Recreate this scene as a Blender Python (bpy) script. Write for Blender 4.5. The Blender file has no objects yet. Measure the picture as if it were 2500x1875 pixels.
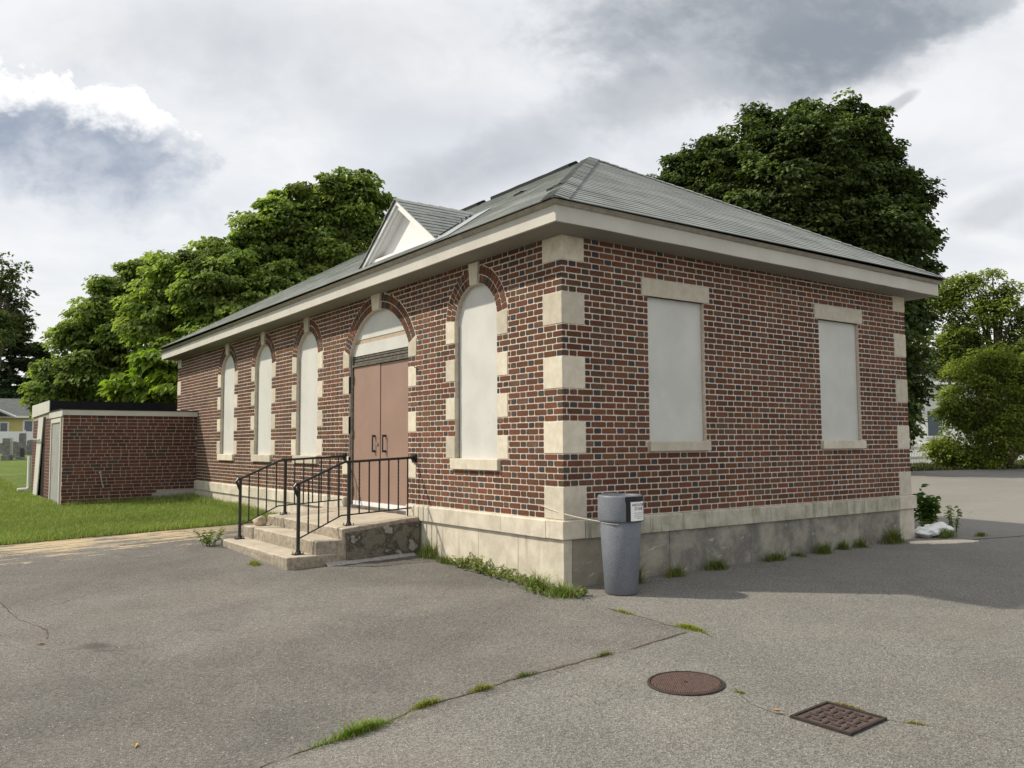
import bpy, bmesh, math, random
import numpy as np
from mathutils import Vector, Matrix, noise as mnoise

random.seed(7)
RNG = np.random.default_rng(7)
scene = bpy.context.scene
COL = scene.collection
ZB = 0.69                      # height of the water-table top above the datum

# ------------------------------------------------------------------ camera
CAM = np.array([-5.529, -6.814, 0.780 + ZB])
YAW, PITCH, ROLL, FPX = 0.62214, 0.07066, -0.006178, 2074.3
_fw = np.array([math.sin(YAW)*math.cos(PITCH), math.cos(YAW)*math.cos(PITCH), math.sin(PITCH)])
_r0 = np.array([math.cos(YAW), -math.sin(YAW), 0.0])
_u0 = np.cross(_r0, _fw)
_rt = _r0*math.cos(ROLL) + _u0*math.sin(ROLL)
_up = -_r0*math.sin(ROLL) + _u0*math.cos(ROLL)
cd = bpy.data.cameras.new('camera')
cam = bpy.data.objects.new('camera', cd)
COL.objects.link(cam)
cd.sensor_width = 36.0
cd.lens = FPX/2500*36.0
cd.clip_end = 5000
M = Matrix(((_rt[0], _up[0], -_fw[0], CAM[0]), (_rt[1], _up[1], -_fw[1], CAM[1]),
            (_rt[2], _up[2], -_fw[2], CAM[2]), (0, 0, 0, 1)))
cam.matrix_world = M
scene.camera = cam

def ray(px, py):
    return _fw + _rt*(px-1250)/FPX + _up*(937.5-py)/FPX

def at(px, py, D):             # point in direction of a photo pixel, D metres away on plan
    d = ray(px, py); d = d/math.hypot(d[0], d[1])
    return CAM + d*D

# ------------------------------------------------------------------ light
SUN_DIR = Vector((0.76, -0.70, -1.0)).normalized()     # direction the light travels
world = bpy.data.worlds.new('World'); scene.world = world; world.use_nodes = True
sl = bpy.data.lights.new('sun', 'SUN'); sl.energy = 3.9; sl.angle = math.radians(1.2); sl.color = (1.0, 0.91, 0.77)
so = bpy.data.objects.new('sun', sl); COL.objects.link(so)
so.rotation_euler = SUN_DIR.to_track_quat('-Z', 'Y').to_euler(); so.location = (-20, 20, 30)
scene.view_settings.view_transform = 'Standard'; scene.view_settings.look = 'None'
scene.view_settings.exposure = 0.18; scene.view_settings.gamma = 1.0
scene.view_settings.use_curve_mapping = False
scene.render.engine = 'CYCLES'
scene.cycles.max_bounces = 5; scene.cycles.diffuse_bounces = 2; scene.cycles.glossy_bounces = 2
scene.cycles.transmission_bounces = 3; scene.cycles.transparent_max_bounces = 6

class NT:
    """small helper to wire shader nodes"""
    def __init__(s, tree): s.t = tree; s.n = tree.nodes; s.l = tree.links
    def node(s, typ, **kw):
        n = s.n.new(typ)
        for k, v in kw.items(): setattr(n, k, v)
        return n
    def put(s, sock, v):
        if isinstance(v, bpy.types.NodeSocket): s.l.new(v, sock)
        elif isinstance(v, (tuple, list)) and len(v) == 3 and sock.type == 'RGBA': sock.default_value = (*v, 1)
        else: sock.default_value = v
    def m(s, op, a, b=0.0, c=None, clamp=False):
        n = s.node('ShaderNodeMath', operation=op, use_clamp=clamp); s.put(n.inputs[0], a); s.put(n.inputs[1], b)
        if c is not None: s.put(n.inputs[2], c)
        return n.outputs[0]
    def v(s, op, a, b=(0, 0, 0)):
        n = s.node('ShaderNodeVectorMath', operation=op); s.put(n.inputs[0], a); s.put(n.inputs[1], b)
        return n.outputs['Value'] if op in ('DOT_PRODUCT', 'LENGTH') else n.outputs['Vector']
    def xyz(s, a):
        n = s.node('ShaderNodeSeparateXYZ'); s.put(n.inputs[0], a); return n.outputs
    def comb(s, x, y, z=0.0):
        n = s.node('ShaderNodeCombineXYZ'); s.put(n.inputs[0], x); s.put(n.inputs[1], y); s.put(n.inputs[2], z); return n.outputs[0]
    def noise(s, vec, scale, detail=3.0, rough=0.55, dist=0.0, color=False):
        n = s.node('ShaderNodeTexNoise'); s.put(n.inputs['Vector'], vec)
        n.inputs['Scale'].default_value = scale; n.inputs['Detail'].default_value = detail
        n.inputs['Roughness'].default_value = rough; n.inputs['Distortion'].default_value = dist
        return n.outputs['Color' if color else 'Fac']
    def voro(s, vec, scale, feature='F1', out='Distance'):
        n = s.node('ShaderNodeTexVoronoi', feature=feature); s.put(n.inputs['Vector'], vec); n.inputs['Scale'].default_value = scale
        return n.outputs[out]
    def step(s, x, a, b, lo=0.0, hi=1.0):
        n = s.node('ShaderNodeMapRange', interpolation_type='SMOOTHSTEP'); s.put(n.inputs[0], x)
        n.inputs[1].default_value = a; n.inputs[2].default_value = b; n.inputs[3].default_value = lo; n.inputs[4].default_value = hi
        return n.outputs[0]
    def mix(s, f, a, b, mode='MIX'):
        n = s.node('ShaderNodeMix', data_type='RGBA', blend_type=mode); s.put(n.inputs[0], f); s.put(n.inputs[6], a); s.put(n.inputs[7], b)
        return n.outputs[2]
    def scl(s, col, f):
        return s.mix(1.0, col, s.comb(f, f, f), 'MULTIPLY')
    def bump(s, h, strength=0.3, dist=0.01):
        n = s.node('ShaderNodeBump'); s.put(n.inputs['Height'], h); n.inputs['Strength'].default_value = strength
        n.inputs['Distance'].default_value = dist; return n.outputs[0]

# sky: Nishita sky behind a broken cloud deck, all in world directions
def build_sky():
    w = NT(world.node_tree); w.n.clear()
    out = w.node('ShaderNodeOutputWorld'); bg = w.node('ShaderNodeBackground')
    sky = w.node('ShaderNodeTexSky', sky_type='NISHITA'); sky.sun_disc = False
    sd = -SUN_DIR
    sky.sun_elevation = math.asin(sd.z); sky.sun_rotation = math.atan2(sd.x, sd.y)
    tc = w.node('ShaderNodeTexCoord')
    d = w.v('NORMALIZE', tc.outputs['Generated'])
    x, y, z = w.xyz(d)
    zz = w.m('ADD', w.m('MAXIMUM', z, 0.0), 0.16)
    p = w.comb(w.m('DIVIDE', x, zz), w.m('DIVIDE', y, zz))          # plan position on a cloud layer
    n_big = w.noise(p, 0.75, 3, 0.5, 0.3)
    n_mid = w.noise(p, 2.2, 5, 0.55, 0.5)
    dd = w.v('MULTIPLY', d, (1, 1, 1.5))
    blue = w.scl(sky.outputs[0], 0.10)
    veil = w.mix(w.step(n_mid, 0.34, 0.68), (0.735, 0.755, 0.785), (0.86, 0.865, 0.87))
    veil = w.mix(w.step(n_big, 0.42, 0.66), veil, (0.86, 0.86, 0.87))
    veil = w.mix(w.m('MULTIPLY', w.step(z, 0.22, 0.02), 0.8), veil, (0.90, 0.88, 0.84))
    wisp = w.step(w.noise(dd, 3.4, 5, 0.6, 0.6), 0.47, 0.66)
    veil = w.mix(w.m('MULTIPLY', wisp, 0.35), veil, (0.61, 0.645, 0.70))
    base = w.mix(0.93, blue, veil)
    # separate heavier clouds: (direction pixel, half width, half height)
    F = Vector(_fw); R = Vector(_rt); U = Vector(_up)
    den = w.m('MAXIMUM', w.v('DOT_PRODUCT', d, tuple(F)), 0.05)
    cu = w.m('DIVIDE', w.v('DOT_PRODUCT', d, tuple(R)), den)
    cv = w.m('DIVIDE', w.v('DOT_PRODUCT', d, tuple(U)), den)
    front = w.step(w.v('DOT_PRODUCT', d, tuple(F)), 0.25, 0.45)
    def blob(px, py, hw, hh, slope=0.0):
        a = w.m('SUBTRACT', cu, (px-1250)/FPX); b = w.m('SUBTRACT', cv, (937.5-py)/FPX)
        b = w.m('SUBTRACT', b, w.m('MULTIPLY', a, slope))
        a = w.m('DIVIDE', a, hw/FPX); bb = w.m('DIVIDE', b, hh/FPX)
        r = w.m('SQRT', w.m('ADD', w.m('MULTIPLY', a, a), w.m('MULTIPLY', bb, bb)))
        return w.m('SUBTRACT', 1.0, r), bb
    col = base
    # scattered grey clouds over the rest of the sky
    g = w.m('MULTIPLY', w.step(w.m('ADD', n_big, w.m('MULTIPLY', n_mid, 0.10)), 0.60, 0.74), w.m('SUBTRACT', 1.0, front))
    col = w.mix(w.m('MULTIPLY', g, 0.8), col, (0.40, 0.44, 0.53))
    q = w.comb(cu, w.m('MULTIPLY', cv, 1.35))
    A = w.m('SUBTRACT', w.noise(q, 6.5, 6, 0.58, 0.35), 0.5)
    B = w.m('SUBTRACT', w.noise(q, 19.0, 5, 0.6, 0.2), 0.5)
    A2 = w.m('SUBTRACT', w.noise(w.v('ADD', q, (3.1, 1.7, 0)), 4.2, 5, 0.6, 0.5), 0.5)
    # grey cloud high right with torn edges, and fainter shreds
    for (px, py, hw, hh, sl_, amt, lo, hi) in ((1850, 70, 560, 215, 0.0, 0.95, -0.10, 0.55), (2150, 60, 430, 130, 0.40, 0.9, -0.05, 0.45), (1640, 215, 300, 110, 0.22, 0.55, -0.1, 0.6), (1190, 400, 360, 120, 0.32, 0.45, -0.1, 0.7), (2190, 255, 70, 26, 0.6, 0.5, 0.0, 0.5), (2440, 500, 150, 70, 0.4, 0.3, 0.0, 0.6), (620, 90, 700, 150, 0.0, 0.32, -0.2, 0.9), (900, 250, 500, 120, -0.1, 0.22, -0.2, 0.9)):
        e, _ = blob(px, py, hw, hh, sl_)
        k = w.step(w.m('ADD', e, w.m('ADD', w.m('MULTIPLY', A2, 1.2), w.m('MULTIPLY', B, 0.7))), lo, hi)
        shade = w.mix(w.step(w.m('ADD', A, w.m('MULTIPLY', B, 0.6)), -0.16, 0.22), (0.262, 0.295, 0.342), (0.43, 0.46, 0.50))
        col = w.mix(w.m('MULTIPLY', w.m('MULTIPLY', k, amt), front), col, shade)
    # cumulus left: bright billowing top over a grey-blue base
    e, hb = blob(160, 355, 370, 185, -0.15)
    ee = w.m('ADD', e, w.m('ADD', w.m('MULTIPLY', A, 1.5), w.m('MULTIPLY', B, 0.75)))
    low = w.step(w.m('ADD', hb, w.m('ADD', w.m('MULTIPLY', A, 1.0), w.m('MULTIPLY', B, 1.3))), 0.60, 0.16)
    body = w.mix(low, (0.91, 0.915, 0.925), w.mix(w.step(w.m('ADD', w.m('MULTIPLY', hb, 0.35), w.m('ADD', w.m('MULTIPLY', A, -1.2), w.m('MULTIPLY', B, 0.9))), -0.42, 0.30), (0.60, 0.635, 0.70), (0.315, 0.365, 0.455)))
    top_k = w.step(ee, 0.03, 0.11); soft = w.step(ee, -0.10, 0.45)
    k = w.m('ADD', w.m('MULTIPLY', top_k, w.m('SUBTRACT', 1.0, low)), w.m('MULTIPLY', soft, low))
    col = w.mix(w.m('MULTIPLY', k, front), col, body)
    w.l.new(col, bg.inputs[0]); bg.inputs[1].default_value = 1.0
    w.l.new(bg.outputs[0], out.inputs[0])
build_sky()
world.cycles.sampling_method = "NONE"

# ------------------------------------------------------------------ materials
MATS = {}
def mat(name, fn, rough=0.85, spec=0.3):
    m = bpy.data.materials.new(name); m.use_nodes = True
    t = NT(m.node_tree); b = t.n['Principled BSDF']
    b.inputs['Roughness'].default_value = rough; b.inputs['Specular IOR Level'].default_value = spec
    geo = t.node('ShaderNodeNewGeometry'); pos = geo.outputs['Position']
    fn(t, b, pos); MATS[name] = m
    return m

def plain(name, col, rough=0.7, spec=0.3, var=0.12, scale=6.0, metal=0.0, fine=0.0):
    def f(t, b, pos):
        n = t.noise(pos, scale, 5, 0.6)
        c = t.scl(col, t.step(n, 0.25, 0.75, 1-var, 1+var))
        t.put(b.inputs['Base Color'], c); b.inputs['Metallic'].default_value = metal
        if fine: t.put(b.inputs['Normal'], t.bump(t.noise(pos, 220, 2), fine, 0.003))
    return mat(name, f, rough, spec)

def f_brick(t, b, pos):
    a = t.node('ShaderNodeAttribute', attribute_name='Col')
    n = t.noise(pos, 55, 4, 0.65); n2 = t.noise(pos, 1.6, 4, 0.6)
    c = t.scl(a.outputs['Color'], t.step(n, 0.25, 0.75, 0.72, 1.28))
    c = t.scl(c, t.step(n2, 0.3, 0.7, 0.86, 1.14))
    c = t.scl(c, t.step(t.noise(pos, 0.55, 5, 0.6), 0.32, 0.68, 0.86, 1.12))
    dust = t.step(t.noise(pos, 13, 6, 0.7), 0.62, 0.80)
    c = t.mix(t.m('MULTIPLY', dust, 0.22), c, (0.42, 0.36, 0.30))
    px_, py_, pz_ = t.xyz(pos)
    run = t.noise(t.comb(t.m('MULTIPLY', px_, 8), t.m('MULTIPLY', py_, 8), t.m('MULTIPLY', pz_, 0.9)), 1.0, 5, 0.65)
    c = t.mix(t.m('MULTIPLY', t.step(run, 0.62, 0.74), 0.22), c, (0.40, 0.36, 0.32))
    t.put(b.inputs['Base Color'], c)
    t.put(b.inputs['Normal'], t.bump(t.noise(pos, 160, 4, 0.7), 0.55, 0.004))
mat('brick', f_brick, 0.88, 0.25)

def f_mortar(t, b, pos):
    n = t.noise(pos, 38, 5, 0.65); n2 = t.noise(pos, 1.3, 4, 0.6)
    c = t.mix(t.step(n, 0.3, 0.72), (0.50, 0.43, 0.355), (0.70, 0.615, 0.52))
    c = t.scl(c, t.step(n2, 0.3, 0.7, 0.86, 1.08))
    t.put(b.inputs['Base Color'], c); t.put(b.inputs['Normal'], t.bump(n, 0.5, 0.006))
mat('mortar', f_mortar, 0.95, 0.1)

def f_stone(t, b, pos):
    oi = t.node('ShaderNodeObjectInfo').outputs['Random']
    n = t.noise(pos, 9, 6, 0.62); n2 = t.noise(pos, 70, 4, 0.7)
    c = t.mix(t.step(n, 0.3, 0.7), (0.555, 0.50, 0.395), (0.655, 0.605, 0.49))
    c = t.mix(t.m('MULTIPLY', t.step(n2, 0.60, 0.72), 0.35), c, (0.30, 0.27, 0.21))
    c = t.scl(c, t.step(oi, 0, 1, 0.80, 1.08))
    c = t.mix(t.m('MULTIPLY', t.step(t.noise(pos, 2.4, 5, 0.65), 0.56, 0.74), 0.4), c, (0.33, 0.30, 0.25))
    t.put(b.inputs['Base Color'], c); t.put(b.inputs['Normal'], t.bump(n2, 0.35, 0.004))
mat('limestone', f_stone, 0.9, 0.2)

def f_base(t, b, pos):                     # weathered plinth stone: dirt and runs from the joint downward
    x, y, z = t.xyz(pos)
    oi = t.node('ShaderNodeObjectInfo').outputs['Random']
    n = t.noise(pos, 4.5, 7, 0.62); n2 = t.noise(pos, 60, 4, 0.7)
    runs = t.noise(t.comb(t.m('MULTIPLY', x, 16), t.m('MULTIPLY', y, 16), t.m('MULTIPLY', z, 1.4)), 1.0, 5, 0.6)
    c = t.mix(t.step(n, 0.32, 0.68), (0.49, 0.445, 0.355), (0.64, 0.59, 0.48))
    c = t.mix(t.m('MULTIPLY', t.step(runs, 0.55, 0.74), 0.5), c, (0.30, 0.27, 0.21))
    c = t.mix(t.m('MULTIPLY', t.step(n2, 0.60, 0.74), 0.35), c, (0.25, 0.22, 0.17))
    c = t.scl(c, t.step(oi, 0, 1, 0.90, 1.06))
    t.put(b.inputs['Base Color'], c); t.put(b.inputs['Normal'], t.bump(n2, 0.4, 0.005))
mat('plinth', f_base, 0.92, 0.2)

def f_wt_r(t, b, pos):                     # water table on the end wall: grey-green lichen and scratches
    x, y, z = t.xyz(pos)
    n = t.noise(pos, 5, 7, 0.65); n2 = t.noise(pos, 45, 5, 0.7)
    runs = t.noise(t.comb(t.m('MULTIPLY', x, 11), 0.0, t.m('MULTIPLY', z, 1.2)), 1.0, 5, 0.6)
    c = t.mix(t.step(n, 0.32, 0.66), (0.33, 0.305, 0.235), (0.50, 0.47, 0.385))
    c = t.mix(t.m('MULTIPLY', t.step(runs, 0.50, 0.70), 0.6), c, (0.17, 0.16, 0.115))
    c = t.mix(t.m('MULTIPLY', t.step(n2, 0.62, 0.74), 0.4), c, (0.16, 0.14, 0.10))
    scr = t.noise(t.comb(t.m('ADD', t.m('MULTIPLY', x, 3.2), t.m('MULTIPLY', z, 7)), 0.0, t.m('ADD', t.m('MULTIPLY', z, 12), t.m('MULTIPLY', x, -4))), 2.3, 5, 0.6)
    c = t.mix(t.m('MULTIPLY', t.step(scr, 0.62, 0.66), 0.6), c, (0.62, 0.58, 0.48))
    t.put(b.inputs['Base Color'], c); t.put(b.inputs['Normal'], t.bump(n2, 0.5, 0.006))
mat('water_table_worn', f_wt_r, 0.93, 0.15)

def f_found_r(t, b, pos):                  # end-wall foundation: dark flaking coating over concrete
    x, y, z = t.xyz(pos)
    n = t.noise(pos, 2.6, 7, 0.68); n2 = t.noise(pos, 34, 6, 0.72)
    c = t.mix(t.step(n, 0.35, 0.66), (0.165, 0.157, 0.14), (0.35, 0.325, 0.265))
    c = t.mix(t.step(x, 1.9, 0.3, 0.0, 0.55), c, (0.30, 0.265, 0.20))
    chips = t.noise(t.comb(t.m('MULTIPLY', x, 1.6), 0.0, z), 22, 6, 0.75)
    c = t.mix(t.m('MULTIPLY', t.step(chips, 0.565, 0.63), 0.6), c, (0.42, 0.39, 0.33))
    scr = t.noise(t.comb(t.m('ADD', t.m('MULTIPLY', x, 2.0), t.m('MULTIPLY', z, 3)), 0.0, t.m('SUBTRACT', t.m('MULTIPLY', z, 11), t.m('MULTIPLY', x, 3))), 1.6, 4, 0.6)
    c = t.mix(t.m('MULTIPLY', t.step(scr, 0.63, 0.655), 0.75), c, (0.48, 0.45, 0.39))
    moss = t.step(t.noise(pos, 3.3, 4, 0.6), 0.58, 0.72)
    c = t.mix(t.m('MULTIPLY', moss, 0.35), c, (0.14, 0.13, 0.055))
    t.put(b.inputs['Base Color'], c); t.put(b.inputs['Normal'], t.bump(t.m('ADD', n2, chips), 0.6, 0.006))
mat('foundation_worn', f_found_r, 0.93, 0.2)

def f_conc(t, b, pos):
    x, y, z = t.xyz(pos)
    n = t.noise(pos, 3.2, 7, 0.65); n2 = t.noise(pos, 120, 4, 0.7); n3 = t.noise(pos, 17, 5, 0.7)
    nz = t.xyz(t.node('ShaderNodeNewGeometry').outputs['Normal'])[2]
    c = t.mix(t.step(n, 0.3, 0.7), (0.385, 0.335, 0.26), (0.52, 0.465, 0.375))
    side = t.step(nz, 0.7, 0.2)                          # risers and cheeks blotched darker than the treads
    side_tone = t.m('MULTIPLY', side, t.step(n3, 0.40, 0.62, 0.35, 0.80))
    c = t.mix(side_tone, c, (0.19, 0.165, 0.125))
    c = t.mix(t.m('MULTIPLY', t.step(n2, 0.58, 0.75), 0.4), c, (0.19, 0.16, 0.12))
    rust = t.m('MULTIPLY', t.step(t.m('ADD', n3, t.m('MULTIPLY', n, 0.6)), 0.86, 1.02), 0.5)
    c = t.mix(rust, c, (0.30, 0.15, 0.07))
    t.put(b.inputs['Base Color'], c); t.put(b.inputs['Normal'], t.bump(t.m('ADD', n2, n3), 0.6, 0.006))
mat('concrete', f_conc, 0.93, 0.2)

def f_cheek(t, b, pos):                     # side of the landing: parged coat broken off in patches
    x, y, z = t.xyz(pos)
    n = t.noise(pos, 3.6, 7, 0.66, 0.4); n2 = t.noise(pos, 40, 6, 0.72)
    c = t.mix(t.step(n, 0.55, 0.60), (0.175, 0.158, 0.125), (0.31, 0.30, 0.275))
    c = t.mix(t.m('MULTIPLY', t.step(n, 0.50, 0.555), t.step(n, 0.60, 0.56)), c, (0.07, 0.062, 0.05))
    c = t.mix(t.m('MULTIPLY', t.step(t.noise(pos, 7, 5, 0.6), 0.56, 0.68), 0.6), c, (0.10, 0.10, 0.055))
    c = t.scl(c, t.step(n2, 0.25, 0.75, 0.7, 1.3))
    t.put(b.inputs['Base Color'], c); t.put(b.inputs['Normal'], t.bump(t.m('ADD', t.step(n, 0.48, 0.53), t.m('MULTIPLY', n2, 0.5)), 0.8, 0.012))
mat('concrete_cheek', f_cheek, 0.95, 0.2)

def f_asphalt(t, b, pos):
    x, y, z = t.xyz(pos)
    big = t.noise(pos, 0.33, 5, 0.55); med = t.noise(pos, 1.7, 6, 0.6); fin = t.noise(pos, 75, 3, 0.7)
    cell = t.node('ShaderNodeTexVoronoi', feature='F1'); t.put(cell.inputs['Vector'], pos); cell.inputs['Scale'].default_value = 105
    cv = t.xyz(cell.outputs['Color'])
    c = t.mix(t.step(big, 0.34, 0.66), (0.134, 0.127, 0.114), (0.178, 0.169, 0.153))
    c = t.scl(c, t.step(med, 0.3, 0.7, 0.92, 1.08))
    c = t.scl(c, t.step(t.noise(pos, 0.9, 3, 0.5, 0.8), 0.35, 0.65, 0.94, 1.05))
    # the drive is a separate, older and paler paving beyond the long cracks
    la = t.m('SUBTRACT', t.m('ADD', t.m('MULTIPLY', t.m('ADD', x, 0.3), 0.13), -2.02), y)
    slab = t.m('MAXIMUM', t.step(la, -0.02, 0.03), t.m('MULTIPLY', t.step(x, -0.33, -0.27), t.step(y, 2.0, 0.5)))
    c = t.mix(t.m('MULTIPLY', slab, 0.32), c, (0.245, 0.24, 0.215))
    c = t.scl(c, t.step(cv[0], 0.0, 1.0, 0.68, 1.36))
    c = t.scl(c, t.step(fin, 0.3, 0.7, 0.78, 1.2))
    warm = t.step(t.noise(pos, 0.8, 4, 0.6), 0.5, 0.68)
    c = t.mix(t.m('MULTIPLY', warm, 0.18), c, (0.21, 0.175, 0.138))
    # pale stone chips
    cc = t.node('ShaderNodeTexVoronoi', feature='F1'); t.put(cc.inputs['Vector'], pos); cc.inputs['Scale'].default_value = 40
    cr = t.xyz(cc.outputs['Color'])
    chip = t.m('MULTIPLY', t.step(cr[1], 0.90, 0.915), t.step(cc.outputs['Distance'], 0.24, 0.17))
    c = t.mix(t.m('MULTIPLY', chip, 0.8), c, (0.50, 0.47, 0.41))
    # paler toward the drive on the right: its sunlit look mixed into the colour
    c = t.mix(t.m('MULTIPLY', t.step(t.m('ADD', x, t.m('MULTIPLY', med, 1.6)), 2.0, 13.5), 0.5), c, (0.31, 0.295, 0.26))
    # dry clippings and sand lying along the lawn edge
    st = t.noise(t.comb(t.m('MULTIPLY', x, 1.0), t.m('MULTIPLY', y, 6.5), 0.0), 1.25, 7, 0.70, 0.4)
    st2 = t.noise(t.comb(t.m('MULTIPLY', x, 2.0), t.m('MULTIPLY', y, 9), 0.0), 4.0, 4, 0.7)
    edge = t.step(y, 2.6, 7.7, 0.0, 1.0)
    lx = t.step(x, -0.3, -2.0)
    th = t.m('SUBTRACT', t.m('ADD', t.m('MULTIPLY', st, 0.75), t.m('MULTIPLY', st2, 0.25)), t.m('SUBTRACT', 0.665, t.m('MULTIPLY', t.m('MULTIPLY', edge, edge), 0.205)))
    sand = t.m('MULTIPLY', t.m('MULTIPLY', t.step(th, 0.0, 0.02), lx), t.step(y, 2.4, 3.2))
    c = t.mix(t.m('MULTIPLY', sand, 0.9), c, t.mix(fin, (0.42, 0.32, 0.18), (0.62, 0.50, 0.31)))
    # fine map cracking and old drips in places
    wob = t.v('ADD', pos, t.v('MULTIPLY', t.noise(pos, 3.0, 3, 0.6, 0.0, True), (0.35, 0.35, 0.0)))
    ce = t.node('ShaderNodeTexVoronoi', feature='DISTANCE_TO_EDGE'); t.put(ce.inputs['Vector'], wob); ce.inputs['Scale'].default_value = 1.15
    cm = t.m('MULTIPLY', t.step(ce.outputs['Distance'], 0.007, 0.002), t.step(t.noise(pos, 0.6, 4, 0.6), 0.53, 0.60))
    c = t.mix(t.m('MULTIPLY', cm, 0.55), c, (0.06, 0.055, 0.048))
    drip_ = t.step(t.noise(pos, 2.6, 3, 0.5, 0.3), 0.70, 0.76)
    c = t.mix(t.m('MULTIPLY', drip_, 0.2), c, (0.085, 0.08, 0.072))
    # small dark oil stain
    dx = t.m('ADD', x, 4.22); dy = t.m('MULTIPLY', t.m('SUBTRACT', y, 0.71), 0.75)
    dd = t.m('SQRT', t.m('ADD', t.m('MULTIPLY', dx, dx), t.m('MULTIPLY', dy, dy)))
    stain = t.step(t.m('ADD', dd, t.m('MULTIPLY', med, 0.25)), 0.27, 0.16)
    c = t.mix(t.m('MULTIPLY', stain, 0.6), c, (0.055, 0.05, 0.045))
    t.put(b.inputs['Base Color'], c)
    h = t.m('ADD', cell.outputs['Distance'], t.m('MULTIPLY', fin, 0.6))
    t.put(b.inputs['Normal'], t.bump(h, 0.75, 0.008))
mat('asphalt', f_asphalt, 0.9, 0.25)

def f_soilgrass(c1, c2, c3):
    def f(t, b, pos):
        n = t.noise(pos, 2.2, 6, 0.6); n2 = t.noise(pos, 60, 3, 0.7); n3 = t.noise(pos, 0.25, 4, 0.55)
        c = t.mix(t.step(n, 0.3, 0.7), c1, c2)
        c = t.mix(t.m('MULTIPLY', t.step(n3, 0.5, 0.72), 0.5), c, c3)
        c = t.scl(c, t.step(n2, 0.25, 0.75, 0.6, 1.4))
        t.put(b.inputs['Base Color'], c); t.put(b.inputs['Normal'], t.bump(n2, 0.8, 0.03))
    return f
mat('lawn_soil', f_soilgrass((0.098, 0.145, 0.030), (0.145, 0.20, 0.045), (0.21, 0.215, 0.085)), 0.95, 0.1)  # greens darkened to stand in for the self-shadow of grass blades
mat('far_ground', f_soilgrass((0.06, 0.085, 0.03), (0.10, 0.12, 0.045), (0.14, 0.13, 0.07)), 0.95, 0.1)
mat('crack_dirt', f_soilgrass((0.06, 0.052, 0.04), (0.12, 0.095, 0.06), (0.30, 0.20, 0.09)), 0.95, 0.1)

def f_leaf(trans, tint, rough=0.55):
    def f(t, b, pos):
        a = t.node('ShaderNodeAttribute', attribute_name='Col')
        c = a.outputs['Color']
        t.put(b.inputs['Base Color'], c)
        tr = t.node('ShaderNodeBsdfTranslucent'); t.put(tr.inputs[0], t.mix(1.0, c, tint, 'MULTIPLY'))
        mx = t.node('ShaderNodeMixShader'); mx.inputs[0].default_value = trans
        t.l.new(b.outputs[0], mx.inputs[1]); t.l.new(tr.outputs[0], mx.inputs[2])
        t.l.new(mx.outputs[0], t.n['Material Output'].inputs[0])
    return f
mat('leaf', f_leaf(0.42, (1.5, 1.55, 0.7)), 0.62, 0.2)
mat('leaf_dark', f_leaf(0.22, (1.3, 1.5, 0.6)), 0.6, 0.22)
mat('grass', f_leaf(0.25, (1.4, 1.5, 0.7)), 0.6, 0.25)

def f_bark(t, b, pos):
    x, y, z = t.xyz(pos)
    n = t.noise(t.comb(t.m('MULTIPLY', x, 4), t.m('MULTIPLY', y, 4), z), 5, 5, 0.65)
    t.put(b.inputs['Base Color'], t.mix(n, (0.05, 0.04, 0.03), (0.16, 0.13, 0.10))); t.put(b.inputs['Normal'], t.bump(n, 0.8, 0.03))
mat('bark', f_bark, 0.95, 0.1)

def f_paint(col, wear=(0.30, 0.28, 0.24), amt=0.5, var=0.07, thr=0.70):
    def f(t, b, pos):
        x, y, z = t.xyz(pos)
        n = t.noise(pos, 2.1, 5, 0.6); n2 = t.noise(t.comb(t.m('MULTIPLY', x, 9), t.m('MULTIPLY', y, 9), t.m('MULTIPLY', z, 2.0)), 3.0, 6, 0.7)
        c = t.scl(col, t.step(n, 0.28, 0.72, 1-var, 1+var))
        c = t.mix(t.m('MULTIPLY', t.step(n2, thr, thr+0.06), amt), c, wear)
        sc = t.noise(t.comb(t.m('MULTIPLY', x, 26), t.m('MULTIPLY', y, 26), t.m('MULTIPLY', z, 2.6)), 1.0, 3, 0.6)
        c = t.mix(t.m('MULTIPLY', t.step(sc, 0.735, 0.75), 0.55), c, wear)
        t.put(b.inputs['Base Color'], c); t.put(b.inputs['Normal'], t.bump(t.noise(pos, 28, 4, 0.6), 0.12, 0.004))
    return f
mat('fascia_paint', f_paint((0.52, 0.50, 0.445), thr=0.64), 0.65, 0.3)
mat('soffit_shade_paint', f_paint((0.25, 0.24, 0.205), amt=0.25), 0.75, 0.2)  # fascia grey darkened in the colour for shade and dirt under the eaves
mat('board_paint', f_paint((0.565, 0.565, 0.53), wear=(0.36, 0.37, 0.37), amt=0.5, var=0.07, thr=0.66), 0.6, 0.3)
mat('door_paint', f_paint((0.285, 0.188, 0.145), wear=(0.62, 0.50, 0.42), amt=0.35, var=0.06, thr=0.745), 0.5, 0.35)
mat('shed_paint', f_paint((0.52, 0.51, 0.46), amt=0.5, thr=0.62), 0.7, 0.25)
plain('white_pvc', (0.80, 0.80, 0.79), 0.45, 0.4, 0.03)
plain('raw_wood', (0.44, 0.36, 0.27), 0.9, 0.1, 0.25, 30)
plain('old_frame', (0.13, 0.12, 0.10), 0.85, 0.2, 0.4, 18)
plain('hole_shade', (0.030, 0.028, 0.025), 0.95, 0.05, 0.2)  # near-black colour stands in for shade inside holes
plain('iron_black', (0.012, 0.012, 0.013), 0.42, 0.5, 0.3, 40)
plain('drip_edge', (0.33, 0.31, 0.265), 0.6, 0.3, 0.2, 12)
plain('flashing', (0.30, 0.32, 0.335), 0.5, 0.4, 0.15, 9)
plain('tar_black', (0.010, 0.010, 0.011), 0.7, 0.2, 0.3, 9)
plain('rust_iron', (0.105, 0.068, 0.056), 0.6, 0.45, 0.28, 30, 0.25, 0.5)
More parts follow.
